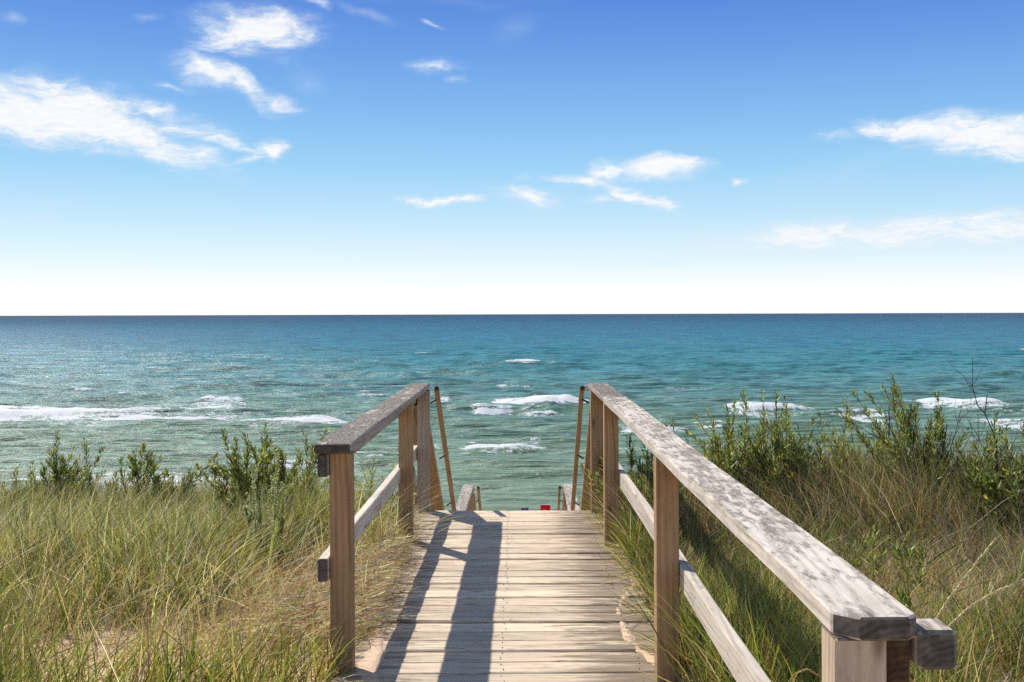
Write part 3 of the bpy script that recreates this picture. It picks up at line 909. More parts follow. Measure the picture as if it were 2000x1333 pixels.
def ribbons(P0, D0, bend, length, width, tint, segs=4, face=None, rr_=rng, droop=0.0):
    """many tapering blades at once. P0 base, D0 unit start direction, bend vector added along the way"""
    N = len(P0)
    ts = np.linspace(0, 1, segs + 1)
    pts = P0[:, None, :] + D0[:, None, :] * (length[:, None] * ts)[:, :, None] + bend[:, None, :] * (length[:, None] * ts ** 2)[:, :, None]
    tang = D0[:, None, :] + 2 * bend[:, None, :] * ts[None, :, None]
    tang /= np.linalg.norm(tang, axis=2, keepdims=True) + 1e-9
    ang = rr_.uniform(0, 2 * np.pi, N)
    ref = np.stack([np.cos(ang), np.sin(ang), rr_.uniform(-.3, .3, N)], -1)
    side = np.cross(tang, ref[:, None, :])
    side /= np.linalg.norm(side, axis=2, keepdims=True) + 1e-9
    wd = width[:, None] * (1 - ts ** 1.7 * 0.95)[None, :] * 0.5
    Lf = pts - side * wd[:, :, None]
    Rt = pts + side * wd[:, :, None]
    v = np.concatenate([np.stack([Lf[:, :-1], Rt[:, :-1]], 2).reshape(N, segs * 2, 3), pts[:, -1:, :]], 1)
    nv = segs * 2 + 1
    base = (np.arange(N) * nv)[:, None]
    f = []
    sizes = []
    quads = []
    for s_ in range(segs - 1):
        quads += [2 * s_, 2 * s_ + 1, 2 * s_ + 3, 2 * s_ + 2]
    tri = [2 * (segs - 1), 2 * (segs - 1) + 1, 2 * segs]
    idx = np.array(quads + tri)[None, :] + base
    sz = np.tile(np.array([4] * (segs - 1) + [3]), N)
    tn = np.repeat(tint, nv, axis=0)
    return v.reshape(-1, 3), idx.reshape(-1), sz, tn


def pick_tint(N, names, probs, var=0.42, rr_=rng):
    pal = np.array([PAL[k] for k in names])
    i = rr_.choice(len(names), N, p=np.array(probs) / sum(probs))
    t = pal[i] * (1 + rr_.uniform(-var, var, (N, 1))) * (1 + rr_.uniform(-.08, .08, (N, 3)))
    return np.clip(t, 0.005, 0.9)


def merge(parts):
    V, Fc, S, T = [], [], [], []
    o = 0
    for v, f, s_, t in parts:
        V.append(v); Fc.append(f + o); S.append(s_); T.append(t)
        o += len(v)
    return np.concatenate(V), np.concatenate(Fc), np.concatenate(S), np.concatenate(T)


def stuff(name, parts, mat, label):
    V, Fc, S, T = merge(parts)
    me = mesh_np(name, V, Fc, S)
    vattr(me, 'tint', T, 'FLOAT_COLOR')
    o = link(name, me, mat)
    o['kind'] = 'stuff'
    o['label'] = label
    return o


def on_ground(X, Y):
    return np.stack([X, Y, terrain_z(X, Y) - 0.01], -1)


def in_fan(X, Y, m=0.15):
    a = X / np.maximum(Y, 0.5)
    return (a > -0.475 - m) & (a < 0.468 + m)


def blade_set(X, Y, hmin, hmax, names, probs, lean=0.35, wind=(0.10, -0.04), wid=(0.0028, 0.0055), segs=4, bendk=0.35):
    N = len(X)
    L = rng.uniform(hmin, hmax, N) if np.isscalar(hmin) else hmin + (hmax - hmin) * rng.random(N)
    an = rng.uniform(0, 2 * np.pi, N)
    ln = np.abs(rng.normal(0, lean, N))
    D = np.stack([np.cos(an) * ln + wind[0], np.sin(an) * ln + wind[1], np.ones(N)], -1)
    D /= np.linalg.norm(D, axis=1, keepdims=True)
    bk = rng.uniform(0.05, bendk, N)
    B = np.stack([np.cos(an) * bk + wind[0] * 1.2, np.sin(an) * bk + wind[1], -bk * 0.75], -1)
    return ribbons(on_ground(X, Y), D, B, L, rng.uniform(*wid, N), pick_tint(N, names, probs), segs)


# density of the beach grass, left side of the walk
def scatter(n_try, x0, x1, y0, y1, dens):
    X = rng.uniform(x0, x1, n_try)
    Y = rng.uniform(y0, y1, n_try)
    k_ = in_fan(X, Y) & (rng.random(n_try) < dens(X, Y))
    return X[k_], Y[k_]


def clump(X, Y, s=0.045):
    """draw blades together into tufts"""
    gx, gy = np.floor(X / 0.17), np.floor(Y / 0.17)
    cx = (gx + _hash(gx, gy, 5)) * 0.17
    cy = (gy + _hash(gx, gy, 6)) * 0.17
    k_ = rng.random(len(X)) < 0.72
    X2 = np.where(k_, cx + rng.normal(0, s, len(X)), X)
    Y2 = np.where(k_, cy + rng.normal(0, s, len(X)), Y)
    return X2, Y2


def keep_off(X, Y, m=0.0):
    return ~((X > -0.72 - m) & (X < 0.60 + m) & (Y < 8.3)) & ~((X > -0.85) & (X < 0.75) & (Y >= 8.0))


def dl(X, Y):
    d = 0.14 + 0.86 * sstep(fbm(X * 1.5, Y * 1.5, 201, 3), 0.40, 0.58)
    bare = np.exp(-(((X + 1.7) / 0.85) ** 2 + ((Y - 4.85) / 0.60) ** 2)) + np.exp(-(((X + 1.0) / 0.32) ** 2 + ((Y - 4.9) / 0.6) ** 2))
    bare2 = np.exp(-(((X + 1.0) / 0.40) ** 2 + ((Y - 6.1) / 1.1) ** 2)) * 1.0
    return np.clip(d * (1 - 0.93 * np.clip(bare + bare2, 0, 1)) * (0.16 + 0.84 * sstep(Y, 4.9, 6.3)), 0, 1)


grass = []
X, Y = scatter(88000, -6.6, -0.6, 3.8, 10.4, dl)
X, Y = clump(X, Y)
k_ = keep_off(X, Y); X, Y = X[k_], Y[k_]
hh = 0.10 + 0.40 * fbm(X * 1.4, Y * 1.4, 211, 3) + 0.05 * sstep(Y, 8.0, 8.8)
grass.append(blade_set(X, Y, hh * 0.7, hh * 1.45, ['green', 'olive', 'lime', 'straw', 'ochre', 'rust', 'pale', 'blue'], [2.7, 3.6, 2.8, 3.3, 1.5, 1.3, 2.0, .8], lean=0.34, wind=(0.03, -0.03), wid=(0.0032, 0.0082), segs=3, bendk=.24))
# brown thatch low between the tufts
X, Y = scatter(60000, -6.0, -0.7, 4.3, 9.8, lambda x, y: 0.15 + 0.85 * sstep(fbm(x * 1.1 + 40, y * 1.1, 221, 3), .45, .6))
grass.append(blade_set(X, Y, .08, .30, ['straw', 'grey', 'pink', 'rust', 'pale'], [2.5, 1.5, 1.6, 1.5, 1.2], lean=0.7, wid=(.0025, .005), segs=3))
X, Y = scatter(60000, .7, 6.0, 4.3, 9.6, lambda x, y: 0.2 + 0.8 * sstep(fbm(x * 1.1 + 80, y * 1.1, 223, 3), .42, .6))
grass.append(blade_set(X, Y, .08, .28, ['straw', 'grey', 'pink', 'rust', 'pale'], [2.5, 1.8, 1.8, 1.1, 1.5], lean=0.8, wid=(.0025, .005), segs=3))
# long pale leaning straws over the top
X, Y = scatter(30000, -6.0, -0.75, 4.4, 9.5, dl)
grass.append(blade_set(X, Y, 0.28, 0.66, ['straw', 'pale', 'grey', 'lime'], [3, 4, 1, .8], lean=0.75, wind=(0.16, -0.05), wid=(0.0026, 0.0052), segs=4, bendk=0.3))
# near tufts along the lower left of the view
for (tx, ty, nn_, h0, h1) in ((-2.05, 4.2, 420, .25, .55), (-1.75, 4.0, 260, .25, .5), (-1.15, 4.1, 220, .2, .45), (-.92, 4.22, 200, .2, .45), (-.78, 4.30, 110, .12, .32), (-1.45, 4.25, 160, .2, .42),
                              (-2.4, 4.7, 400, .3, .6), (-2.9, 5.6, 320, .3, .6), (-1.9, 6.4, 320, .3, .62), (-1.5, 7.3, 320, .3, .6), (-1.25, 8.1, 420, .3, .6), (-1.6, 7.8, 420, .3, .62), (-1.9, 8.1, 380, .3, .6), (-.95, 4.75, 60, .1, .3), (-0.83, 6.9, 260, .15, .4), (-1.3, 3.9, 120, .2, .45), (-1.9, 3.8, 200, .25, .5)):
    nn_ = int(nn_ * .6)
    X, Y = tx + rng.normal(0, .10, nn_), ty + rng.normal(0, .10, nn_)
    k_ = keep_off(X, Y); X, Y = X[k_], Y[k_]
    grass.append(blade_set(X, Y, h0, h1, ['green', 'olive', 'lime', 'straw', 'ochre', 'rust'], [2.6, 3, 3, 1.4, 1.2, .5], lean=0.30, wid=(0.004, 0.0095), segs=5))


def dr(X, Y):
    d = 0.22 + 0.78 * sstep(fbm(X * 1.4, Y * 1.4, 301, 3), 0.36, 0.58)
    bare = np.exp(-(((X - 1.95) / 0.6) ** 2 + ((Y - 5.5) / 0.6) ** 2)) + .8 * np.exp(-(((X - 2.7) / 0.5) ** 2 + ((Y - 6.3) / 0.4) ** 2)) + np.exp(-(((X - 0.62) / 0.16) ** 2 + ((Y - 5.1) / 0.7) ** 2))
    return np.clip(d * (1 - 0.85 * np.clip(bare, 0, 1)), 0, 1)


X, Y = scatter(100000, 0.55, 6.6, 3.95, 10.2, dr)
X, Y = clump(X, Y, .05)
k_ = keep_off(X, Y, 0.03); X, Y = X[k_], Y[k_]
hh = 0.14 + 0.22 * fbm(X * 1.1, Y * 1.1, 311, 3) + 0.22 * sstep(Y, 6.8, 8.0)
grass.append(blade_set(X, Y, hh * 0.6, hh * 1.35, ['green', 'olive', 'lime', 'straw', 'grey', 'rust', 'pale', 'pink', 'bark', 'twig'], [2.3, 3.0, 1.3, 2.4, 1.5, 1.8, 1.4, 2.1, 1.2, 1.6], lean=0.55, wind=(-0.05, -0.02), wid=(0.0028, 0.0070), segs=3))
# coarse single blades standing above the rest
X, Y = scatter(7000, -5.5, -1.15, 4.35, 8.8, dl)
grass.append(blade_set(X, Y, .34, .66, ['green', 'lime', 'olive', 'blue', 'ochre'], [3, 2, 2, 1.4, .8], lean=0.26, wind=(0.03, -0.02), wid=(.006, .011), segs=5, bendk=.4))
X, Y = scatter(5000, .8, 5.5, 4.2, 8.0, dr)
grass.append(blade_set(X, Y, .24, .52, ['green', 'lime', 'olive', 'blue', 'rust'], [3, 1.6, 2, 1.2, .8], lean=0.32, wid=(.005, .010), segs=5, bendk=.4))
# taller tufts beside the right railing
for (tx, ty, nn_, h0, h1) in ((.74, 4.5, 260, .25, .6), (.80, 4.0, 260, .3, .65), (.72, 6.2, 320, .18, .46), (.70, 6.6, 260, .15, .5), (.78, 5.6, 260, .15, .42), (.9, 3.7, 300, .3, .7), (1.1, 3.9, 300, .25, .6),
                              (1.0, 4.7, 300, .25, .6), (1.2, 5.2, 350, .25, .6), (.95, 5.4, 250, .2, .5), (.69, 7.4, 220, .12, .38), (.76, 7.1, 240, .15, .5), (1.3, 4.3, 300, .2, .5), (1.65, 4.2, 300, .2, .45), (2.0, 4.5, 300, .2, .42), (1.45, 3.7, 200, .25, .5)):
    X, Y = tx + rng.normal(0, .07, nn_), ty + rng.normal(0, .12, nn_)
    k_ = keep_off(X, Y, 0.03); X, Y = X[k_], Y[k_]
    grass.append(blade_set(X, Y, h0, h1, ['green', 'olive', 'lime', 'straw', 'ochre', 'rust'], [3, 3, 2.4, 1.5, 1.0, .6], lean=0.26, wind=(-0.03, -0.03), wid=(0.0035, 0.0080), segs=5))
# shaded thicket of bare stems between the willows, and twigs on the left brow
X, Y = scatter(62000, .75, 5.2, 6.7, 9.0, lambda x, y: .75 * sstep(y, 6.6, 7.4) * (1 - .6 * sstep(y, 8.3, 9.0)))
hh = 0.30 + 0.62 * fbm(X * 1.6, Y * 1.6, 411, 3) * (0.55 + 0.45 * sstep(X, 1.0, 2.6))
under = [blade_set(X, Y, hh * .5, hh * 1.25, ['bark', 'twig', 'grey', 'olive', 'straw', 'rust', 'green'], [1.8, 2.6, 1.5, 2.6, 1.3, 1.9, 1.5], lean=.38, wind=(-.10, 0), wid=(.0022, .0052), segs=3)]
X, Y = scatter(15000, -5.2, -1.0, 8.0, 9.3, lambda x, y: .8 * sstep(fbm(x * 1.5, y, 431, 2), .4, .6))
under.append(blade_set(X, Y, .30, .66, ['bark', 'twig', 'olive', 'green', 'straw'], [2.2, 2, 2, 2, 1], lean=.30, wid=(.0022, .005), segs=3))
stuff('undergrowth', under, M_grass, 'thin brown stems and twigs filling the willow thickets along the brow')
beach_grass = stuff('beach_grass', grass, M_grass, 'tall green and straw coloured beach grass on the dune')

# grass over the brow of the bluff and down its face, seen through the railings
X = rng.uniform(-6.5, 6.5, 26000); Y = rng.uniform(9.6, 17, 26000)
k_ = (X < -1.0) | (X > 0.9)
X, Y = X[k_], Y[k_]
bluff = stuff('bluff_grass', [blade_set(X, Y, .25, .6, ['green', 'olive', 'lime', 'straw'], [3, 3, 1, 1.2], lean=.35, wid=(.006, .011), segs=2)], M_grass, 'grass growing down the face of the bluff')

# dry litter lying on the sand
lit = []


def litter(X, Y, l0, l1, names, probs, up=0.12, zoff=0.004, spread=0.02, ang=None, wid=(0.0022, 0.0046)):
    N = len(X)
    an = rng.uniform(0, 2 * np.pi, N) if ang is None else rng.normal(ang[0], ang[1], N)
    P0 = on_ground(X, Y)
    P0[:, 2] = np.maximum(P0[:, 2] + 0.01, np.where((X > -.74) & (X < .64) & (Y < 8), 0.002, -9))
    P0[:, 2] += zoff + rng.random(N) * spread
    D = np.stack([np.cos(an), np.sin(an), rng.normal(0.03, up, N)], -1)
    D /= np.linalg.norm(D, axis=1, keepdims=True)
    B = np.stack([rng.normal(0, .22, N), rng.normal(0, .22, N), rng.normal(-.02, .03, N)], -1)
    lit.append(ribbons(P0, D, B, rng.uniform(l0, l1, N), rng.uniform(*wid, N), pick_tint(N, names, probs), 3))


X, Y = scatter(26000, -5.5, -.66, 4.1, 9.6, lambda x, y: 0.9 + x * 0)
litter(X, Y, .05, .2, ['straw', 'pale', 'grey', 'pink', 'rust'], [3, 2, 2, 1.5, .8])
X, Y = scatter(30000, .62, 5.5, 4.1, 9.6, lambda x, y: 0.9 + x * 0)
litter(X, Y, .05, .18, ['straw', 'pale', 'grey', 'pink', 'rust'], [2.5, 2, 2.4, 2.2, .9])
# matted drift against the left edge of the walk, fanning onto the planks
N = 15000
Y = rng.uniform(4.8, 7.7, N)
X = -0.92 + rng.normal(0, .22, N) + 0.03 * (Y - 5)
k_ = X < -0.66 - 0.05 * (Y - 4.4) + rng.exponential(0.04, N)
X, Y = X[k_], Y[k_]
litter(X, Y, .06, .19, ['straw', 'pale', 'grey', 'pink', 'rust', 'twig'], [1.4, 1.8, 2.2, 2.8, .9, 1.4], up=.22, spread=.10, ang=(-0.35, .8), wid=(.003, .006))
N = 260
Y = rng.uniform(4.4, 7.8, N); X = -0.74 - np.abs(rng.normal(0, .07, N))
litter(X, Y, .12, .34, ['straw', 'pale', 'lime', 'grey'], [2, 2, 1, 1.5], up=.30, spread=.06, ang=(-.5, .55))
# strays over the right edge and on the planks
N = 600
Y = rng.uniform(4.4, 7.8, N); X = .62 + np.abs(rng.normal(0, .06, N))
litter(X, Y, .08, .28, ['straw', 'pale', 'lime', 'grey', 'rust'], [2, 2, 1, 1.5, .6], up=.28, spread=.04, ang=(3.5, .7))
N = 90
Y = rng.uniform(4.4, 7.9, N); X = rng.uniform(-.6, .58, N)
litter(X, Y, .03, .13, ['straw', 'grey', 'olive', 'rust'], [1, 1, 1, .7], up=.04, spread=.002, wid=(.0014, .0024))
dry = stuff('dry_grass_litter', lit, M_grass, 'matted dry straw and dead grass lying on the sand and plank edges')


# ------------------------------------------------------------------ woody plants
class Plant:
    def __init__(s, seed):
        s.r = np.random.default_rng(seed)
        s.tv, s.tf, s.ts, s.tt = [], [], [], []
        s.nv = 0
        s.leaf = []

    def tube(s, pts, r0, r1, tint):
        pts = np.asarray(pts)
        n_ = len(pts)
        rad = np.linspace(r0, r1, n_)
        tg = np.gradient(pts, axis=0)
        tg /= np.linalg.norm(tg, axis=1, keepdims=True) + 1e-9
        ref = np.array([0.3, 1.0, 0.1])
        a = np.cross(tg, ref); a /= np.linalg.norm(a, axis=1, keepdims=True) + 1e-9
        b = np.cross(tg, a)
        K = 3 if r0 < 0.003 else 5
        ring = []
        for k in range(K):
            an = 2 * math.pi * k / K
            ring.append(pts + (a * math.cos(an) + b * math.sin(an)) * rad[:, None])
        v = np.stack(ring, 1).reshape(-1, 3)
        f = []
        for i in range(n_ - 1):
            for k in range(K):
                k2 = (k + 1) % K
                f += [i * K + k, i * K + k2, (i + 1) * K + k2, (i + 1) * K + k]
        s.tv.append(v)
        s.tf.append(np.array(f) + s.nv)
        s.ts.append(np.full((n_ - 1) * K, 4))
        s.tt.append(np.tile(np.array(tint) * s.r.uniform(.8, 1.2), (len(v), 1)))
        s.nv += len(v)

    def stem(s, p, d, L, bend, n_=8, jit=0.02):
        ts = np.linspace(0, 1, n_)
        pts = np.asarray(p) + np.outer(ts * L, d) + np.outer(ts ** 2 * L, bend)
        pts[1:] += np.cumsum(s.r.normal(0, jit * L / n_, (n_ - 1, 3)), axis=0)
        return pts

    def leaves(s, pts, t0, t1, count, l0, l1, w, tints, probs, angle=(0.4, 0.95), upk=0.15):
        n_ = len(pts)
        tt = np.sort(s.r.uniform(t0, t1, count))
        u = tt * (n_ - 1)
        i = np.clip(u.astype(int), 0, n_ - 2)
        fr = (u - i)[:, None]
        P0 = pts[i] * (1 - fr) + pts[i + 1] * fr
        tg = pts[i + 1] - pts[i]
        tg /= np.linalg.norm(tg, axis=1, keepdims=True) + 1e-9
        az = np.arange(count) * 2.4 + s.r.uniform(-.4, .4, count)
        a = np.cross(tg, [0.2, 1, 0.1]); a /= np.linalg.norm(a, axis=1, keepdims=True) + 1e-9
        b = np.cross(tg, a)
        out = a * np.cos(az)[:, None] + b * np.sin(az)[:, None]
        an = s.r.uniform(*angle, count)
        D = tg * np.cos(an)[:, None] + out * np.sin(an)[:, None]
        D[:, 2] += upk * 0.5
        D /= np.linalg.norm(D, axis=1, keepdims=True)
        L = s.r.uniform(l0, l1, count) * (1 - 0.35 * sstep(tt, 0.85, 1.0))
        side = np.cross(D, out); side /= np.linalg.norm(side, axis=1, keepdims=True) + 1e-9
        nrm = np.cross(side, D)
        W = w * s.r.uniform(.75, 1.2, count)
        pal = np.array([PAL2[k] for k in tints])
        ti = pal[s.r.choice(len(tints), count, p=np.array(probs) / sum(probs))] * s.r.uniform(.75, 1.3, (count, 1))
        fold = 0.22
        def q(t, wd, up):
            return P0 + D * (L * t)[:, None] + side * (W * wd)[:, None] + nrm * (W * up)[:, None] - out * 0
        v = np.stack([q(0, 0, 0), q(.35, -.5, fold), q(.4, 0, 0), q(.35, .5, fold), q(.72, -.38, fold), q(.75, 0, -.05), q(.72, .38, fold), q(1.0, 0, -.25)], 1)
        f = np.array([0, 2, 1, 0, 3, 2, 1, 2, 5, 4, 2, 3, 6, 5, 4, 5, 7, 5, 6, 7])
        sz = np.array([3, 3, 4, 4, 3, 3])
        idx = (f[None, :] + (np.arange(count) * 8)[:, None]).reshape(-1)
        s.leaf.append((v.reshape(-1, 3), idx, np.tile(sz, count), np.repeat(ti, 8, axis=0)))

    def build(s, name, label, cat, loc, group=None, leaf_name='foliage'):
        t = thing(name, label, cat, loc, 0, group)
        if s.tv:
            me = mesh_np('stems', np.concatenate(s.tv), np.concatenate(s.tf), np.concatenate(s.ts), smooth=True)
            vattr(me, 'tint', np.concatenate(s.tt), 'FLOAT_COLOR')
            o = link('stems', me, M_twig, t)
            o['kind'] = 'stuff'
        if s.leaf:
            V, Fc, S, T = merge(s.leaf)
            me = mesh_np(leaf_name, V, Fc, S)
            vattr(me, 'tint', T, 'FLOAT_COLOR')
            o = link(leaf_name, me, M_leaf, t)
            o['kind'] = 'stuff'
        return t


PAL2 = {'dk': (0.105, 0.130, 0.034), 'md': (0.205, 0.230, 0.052), 'lt': (0.34, 0.345, 0.090), 'ye': (0.38, 0.35, 0.085), 'rd': (0.17, 0.075, 0.035),
        'sage': (0.32, 0.37, 0.17), 'sage2': (0.50, 0.53, 0.28), 'br': (0.13, 0.085, 0.05)}
BARK = (0.085, 0.062, 0.048)
PALEBARK = (0.22, 0.175, 0.14)


def willow(px, ptop, Y, label, shoots=5, spread=0.18, lean=(0, 0), leafn=34, wide=0.10, seed=0, group=None, twigs=12, tints=('dk', 'md', 'lt', 'rd'), probs=(3, 4, 2, .35), leafw=0.0120, leafl=(.048, .080), name='willow_shrub', cat='shrub', t0=0.30):
    X0 = (px - 1008) * Y / F
    bx = X0 - lean[0]
    gz = float(terrain_z(bx, Y))
    top = EYE - (ptop - 614) * Y / F
    Hh = top - gz
    P_ = Plant(seed * 7 + int(px))
    r = P_.r
    for i in range(shoots):
        k = 1.0 if i == 0 else r.uniform(0.62, 0.93)
        ox, oy = (0, 0) if i == 0 else r.uniform(-1, 1, 2) * wide
        d = np.array([lean[0] / Hh * 0.6 + (0 if i == 0 else r.normal(0, spread * 1.35)), lean[1] + r.normal(0, spread * .6), 1.0])
        bend = np.array([lean[0] / Hh * 0.4 + r.normal(0, .09), r.normal(0, .05), 0])
        L = Hh * k
        pts = P_.stem((ox, oy, -0.02), d, L, bend, 9, 0.05)
        P_.tube(pts, 0.0038, 0.0012, BARK)
        P_.leaves(pts, t0, 1.0, int(1.15 * leafn * (0.8 + .3 * k)), *leafl, leafw, tints, probs)
        for j in range(3):
            u = r.uniform(.35, .75)
            ii = int(u * 8)
            dd = np.array([r.normal(0, .55), r.normal(0, .4), 1.0])
            dd[:2] += d[:2]
            dd /= np.linalg.norm(dd)
            sub = P_.stem(pts[ii], dd, L * r.uniform(.18, .38), np.array([0, 0, .05]), 6, .05)
            P_.tube(sub, 0.0018, 0.0008, BARK)
            P_.leaves(sub, .25, 1.0, int(leafn * .5), leafl[0] * .85, leafl[1] * .9, leafw, tints, probs)
    for i in range(twigs):
        d = np.array([r.normal(lean[0] / Hh * .7, .28), r.normal(0, .2), 1.0])
        pts = P_.stem((r.uniform(-1, 1) * wide * 1.4, r.uniform(-1, 1) * wide, -.02), d, Hh * r.uniform(.4, .8), np.array([r.normal(0, .1), 0, 0]), 6, .08)
        P_.tube(pts, 0.0018, 0.0008, PALEBARK)
    return P_.build(name, label, cat, (bx, Y, gz), group)


GL = 'willow shoots along the left brow of the dune'
GRR = 'willow shrubs along the right brow of the dune'
left_specs = [
    (28, 902, 8.9, 'short leafy willow sprig at the far left edge of the dune', dict(shoots=1, leafn=20)),
    (72, 892, 8.8, 'low rounded dark willow clump left of the tall arching shoot', dict(shoots=6, leafn=26, wide=.12)),
    (84, 838, 8.7, 'tallest slender willow shoot at far left, arching with its tip to the left', dict(shoots=1, leafn=60, lean=(-.10, 0), t0=.3)),
    (116, 862, 8.8, 'bushy willow shoot just right of the arching one, with a dark base', dict(shoots=4, leafn=36, wide=.07)),
    (178, 850, 8.8, 'single upright willow shoot with a reddish tip against the water', dict(shoots=1, leafn=52, t0=.35, tints=('dk', 'md', 'rd'), probs=(3, 3, .8))),
    (150, 905, 8.9, 'low yellowish willow tuft between the two tall left shoots', dict(shoots=4, leafn=24, wide=.10, tints=('md', 'lt', 'ye'), probs=(2, 2, 1))),
    (262, 858, 8.7, 'full two-tipped willow bush left of centre of the left brow', dict(shoots=5, leafn=40, wide=.09)),
    (308, 884, 8.8, 'willow bush with fanned pointed leaves beside the two-tipped bush', dict(shoots=5, leafn=32, wide=.10)),
    (374, 912, 8.8, 'tiny willow sprig with a few leaves above the grass', dict(shoots=1, leafn=16)),
    (406, 900, 8.7, 'small dark-tipped willow sprig in front of the surf', dict(shoots=1, leafn=20, tints=('dk', 'md'), probs=(3, 1))),
    (458, 838, 8.2, 'tall willow with a red-brown tip at left of the pale sage plant', dict(shoots=3, leafn=48, wide=.05, lean=(-.06, 0), tints=('dk', 'md', 'rd'), probs=(2, 3, 1.2), leafl=(.045, .075), leafw=.014)),
    (508, 822, 8.1, 'tallest broad-leaved willow standing behind the sage plant', dict(shoots=6, leafn=50, wide=.10, leafl=(.045, .078), leafw=.015)),
    (556, 868, 8.1, 'leafy willow between the tall broad-leaved one and the railing end', dict(shoots=5, leafn=36, wide=.10, tints=('md', 'lt', 'ye'), probs=(3, 2, .5))),
    (600, 848, 7.9, 'thin willow shoot right beside the near end of the left cap rail', dict(shoots=2, leafn=30, wide=.04)),
    (716, 890, 8.3, 'low green willow seen under the left cap rail', dict(shoots=5, leafn=26, wide=.14, tints=('md', 'lt', 'ye'), probs=(2, 3, 1))),
    (760, 905, 8.2, 'low bright willow beside the middle left post', dict(shoots=5, leafn=22, wide=.10, tints=('md', 'lt', 'ye'), probs=(1, 3, 1.5))),
]
for i, (px, pt_, Y, lb, kw) in enumerate(left_specs):
    kw.setdefault('wide', .10)
    if kw['shoots'] > 2:
        kw['shoots'] = int(kw['shoots'] * 1.6)
        kw['wide'] *= 1.7
    kw.setdefault('leafl', (.045, .075))
    kw.setdefault('leafw', .012)
    kw.setdefault('t0', .45)
    kw['leafn'] = int(kw['leafn'] * 1.15)
    willow(px, pt_, Y, lb, seed=i + 1, group=GL, **kw)

right_specs = [
    (1228, 845, 7.7, 'dense green willow bush behind the gap between the two far right posts', dict(shoots=9, leafn=44, wide=.12, twigs=14, lean=(-.05, 0), t0=.15)),
    (1262, 905, 7.3, 'lower leafy willow just left of the middle right post', dict(shoots=8, leafn=36, wide=.12, twigs=12, t0=.15)),
    (1305, 822, 7.6, 'slim willow sprig poking over the right cap rail', dict(shoots=1, leafn=22, t0=.5)),
    (1345, 816, 7.6, 'leafy willow nearest the right cap rail, tips level with the surf', dict(shoots=7, leafn=36, wide=.16, twigs=14)),
    (1388, 792, 7.7, 'willow branch reaching left with thin reddish tips', dict(shoots=4, leafn=34, wide=.12, lean=(-.22, 0), tints=('md', 'lt', 'rd'), probs=(3, 2, 1))),
    (1420, 785, 7.8, 'rounded willow crown left of the highest cluster', dict(shoots=7, leafn=40, wide=.14, twigs=12)),
    (1452, 764, 7.8, 'high willow tips left of the broken wave', dict(shoots=6, leafn=44, wide=.10, lean=(-.05, 0))),
    (1486, 768, 7.9, 'twin-tipped willow in the middle of the cluster', dict(shoots=4, leafn=36, wide=.08, lean=(-.08, 0), tints=('md', 'lt', 'ye'), probs=(2, 2, .6))),
    (1518, 766, 7.8, 'full upright willow at the right of the cluster', dict(shoots=8, leafn=44, wide=.12, twigs=12)),
    (1560, 784, 7.8, 'narrow willow shoot standing before the white breaker', dict(shoots=2, leafn=36, wide=.05)),
    (1598, 818, 7.7, 'lower willow with star-like leaf tufts in the dip of the hedge', dict(shoots=6, leafn=26, wide=.14, twigs=14, t0=.6)),
    (1640, 800, 7.8, 'twiggy willow with brown seed heads before the tall leaning one', dict(shoots=6, leafn=24, wide=.16, twigs=20, tints=('md', 'lt', 'rd', 'br'), probs=(3, 2, 1, 1))),
    (1656, 770, 7.9, 'willow with a bright tip hooked to the left', dict(shoots=4, leafn=38, wide=.08, lean=(-.13, 0), tints=('md', 'lt', 'ye'), probs=(2, 3, 1))),
    (1700, 764, 7.8, 'long leafy willow branch slanting up to the left', dict(shoots=4, leafn=54, wide=.10, lean=(-.38, 0), leafl=(.045, .08), leafw=.012)),
    (1762, 722, 7.8, 'tallest right willow, its leafy top bent to the left', dict(shoots=6, leafn=66, wide=.12, lean=(-.20, 0), twigs=16, leafl=(.045, .08), leafw=.012, t0=.35)),
    (1800, 775, 7.8, 'willow with bare dark twig ends right of the tallest one', dict(shoots=5, leafn=26, wide=.14, twigs=20)),
    (1862, 800, 7.7, 'sparse half-bare willow under the right breaker', dict(shoots=6, leafn=24, wide=.16, twigs=20, tints=('md', 'lt', 'br'), probs=(3, 2, 1))),
    (1922, 815, 7.6, 'small leafy willow at the foot of the bare branched shrub', dict(shoots=6, leafn=28, wide=.14, twigs=14)),
    (1985, 850, 7.2, 'dark glossy willow cut by the right edge of the view', dict(shoots=9, leafn=44, wide=.16, twigs=10, tints=('dk', 'md', 'ye'), probs=(4, 3, .7), leafl=(.05, .085), leafw=.017)),
    (2040, 830, 7.5, 'willow at the extreme right end of the hedge', dict(shoots=7, leafn=34, wide=.16)),
]
for i, (px, pt_, Y, lb, kw) in enumerate(right_specs):
    kw.setdefault('wide', .10)
    kw['wide'] *= 1.6
    kw['shoots'] = int(kw['shoots'] * 1.5) if kw['shoots'] > 2 else kw['shoots']
    kw.setdefault('t0', .42)
    willow(px, pt_, Y, lb, seed=i + 41, group=GRR, **kw)

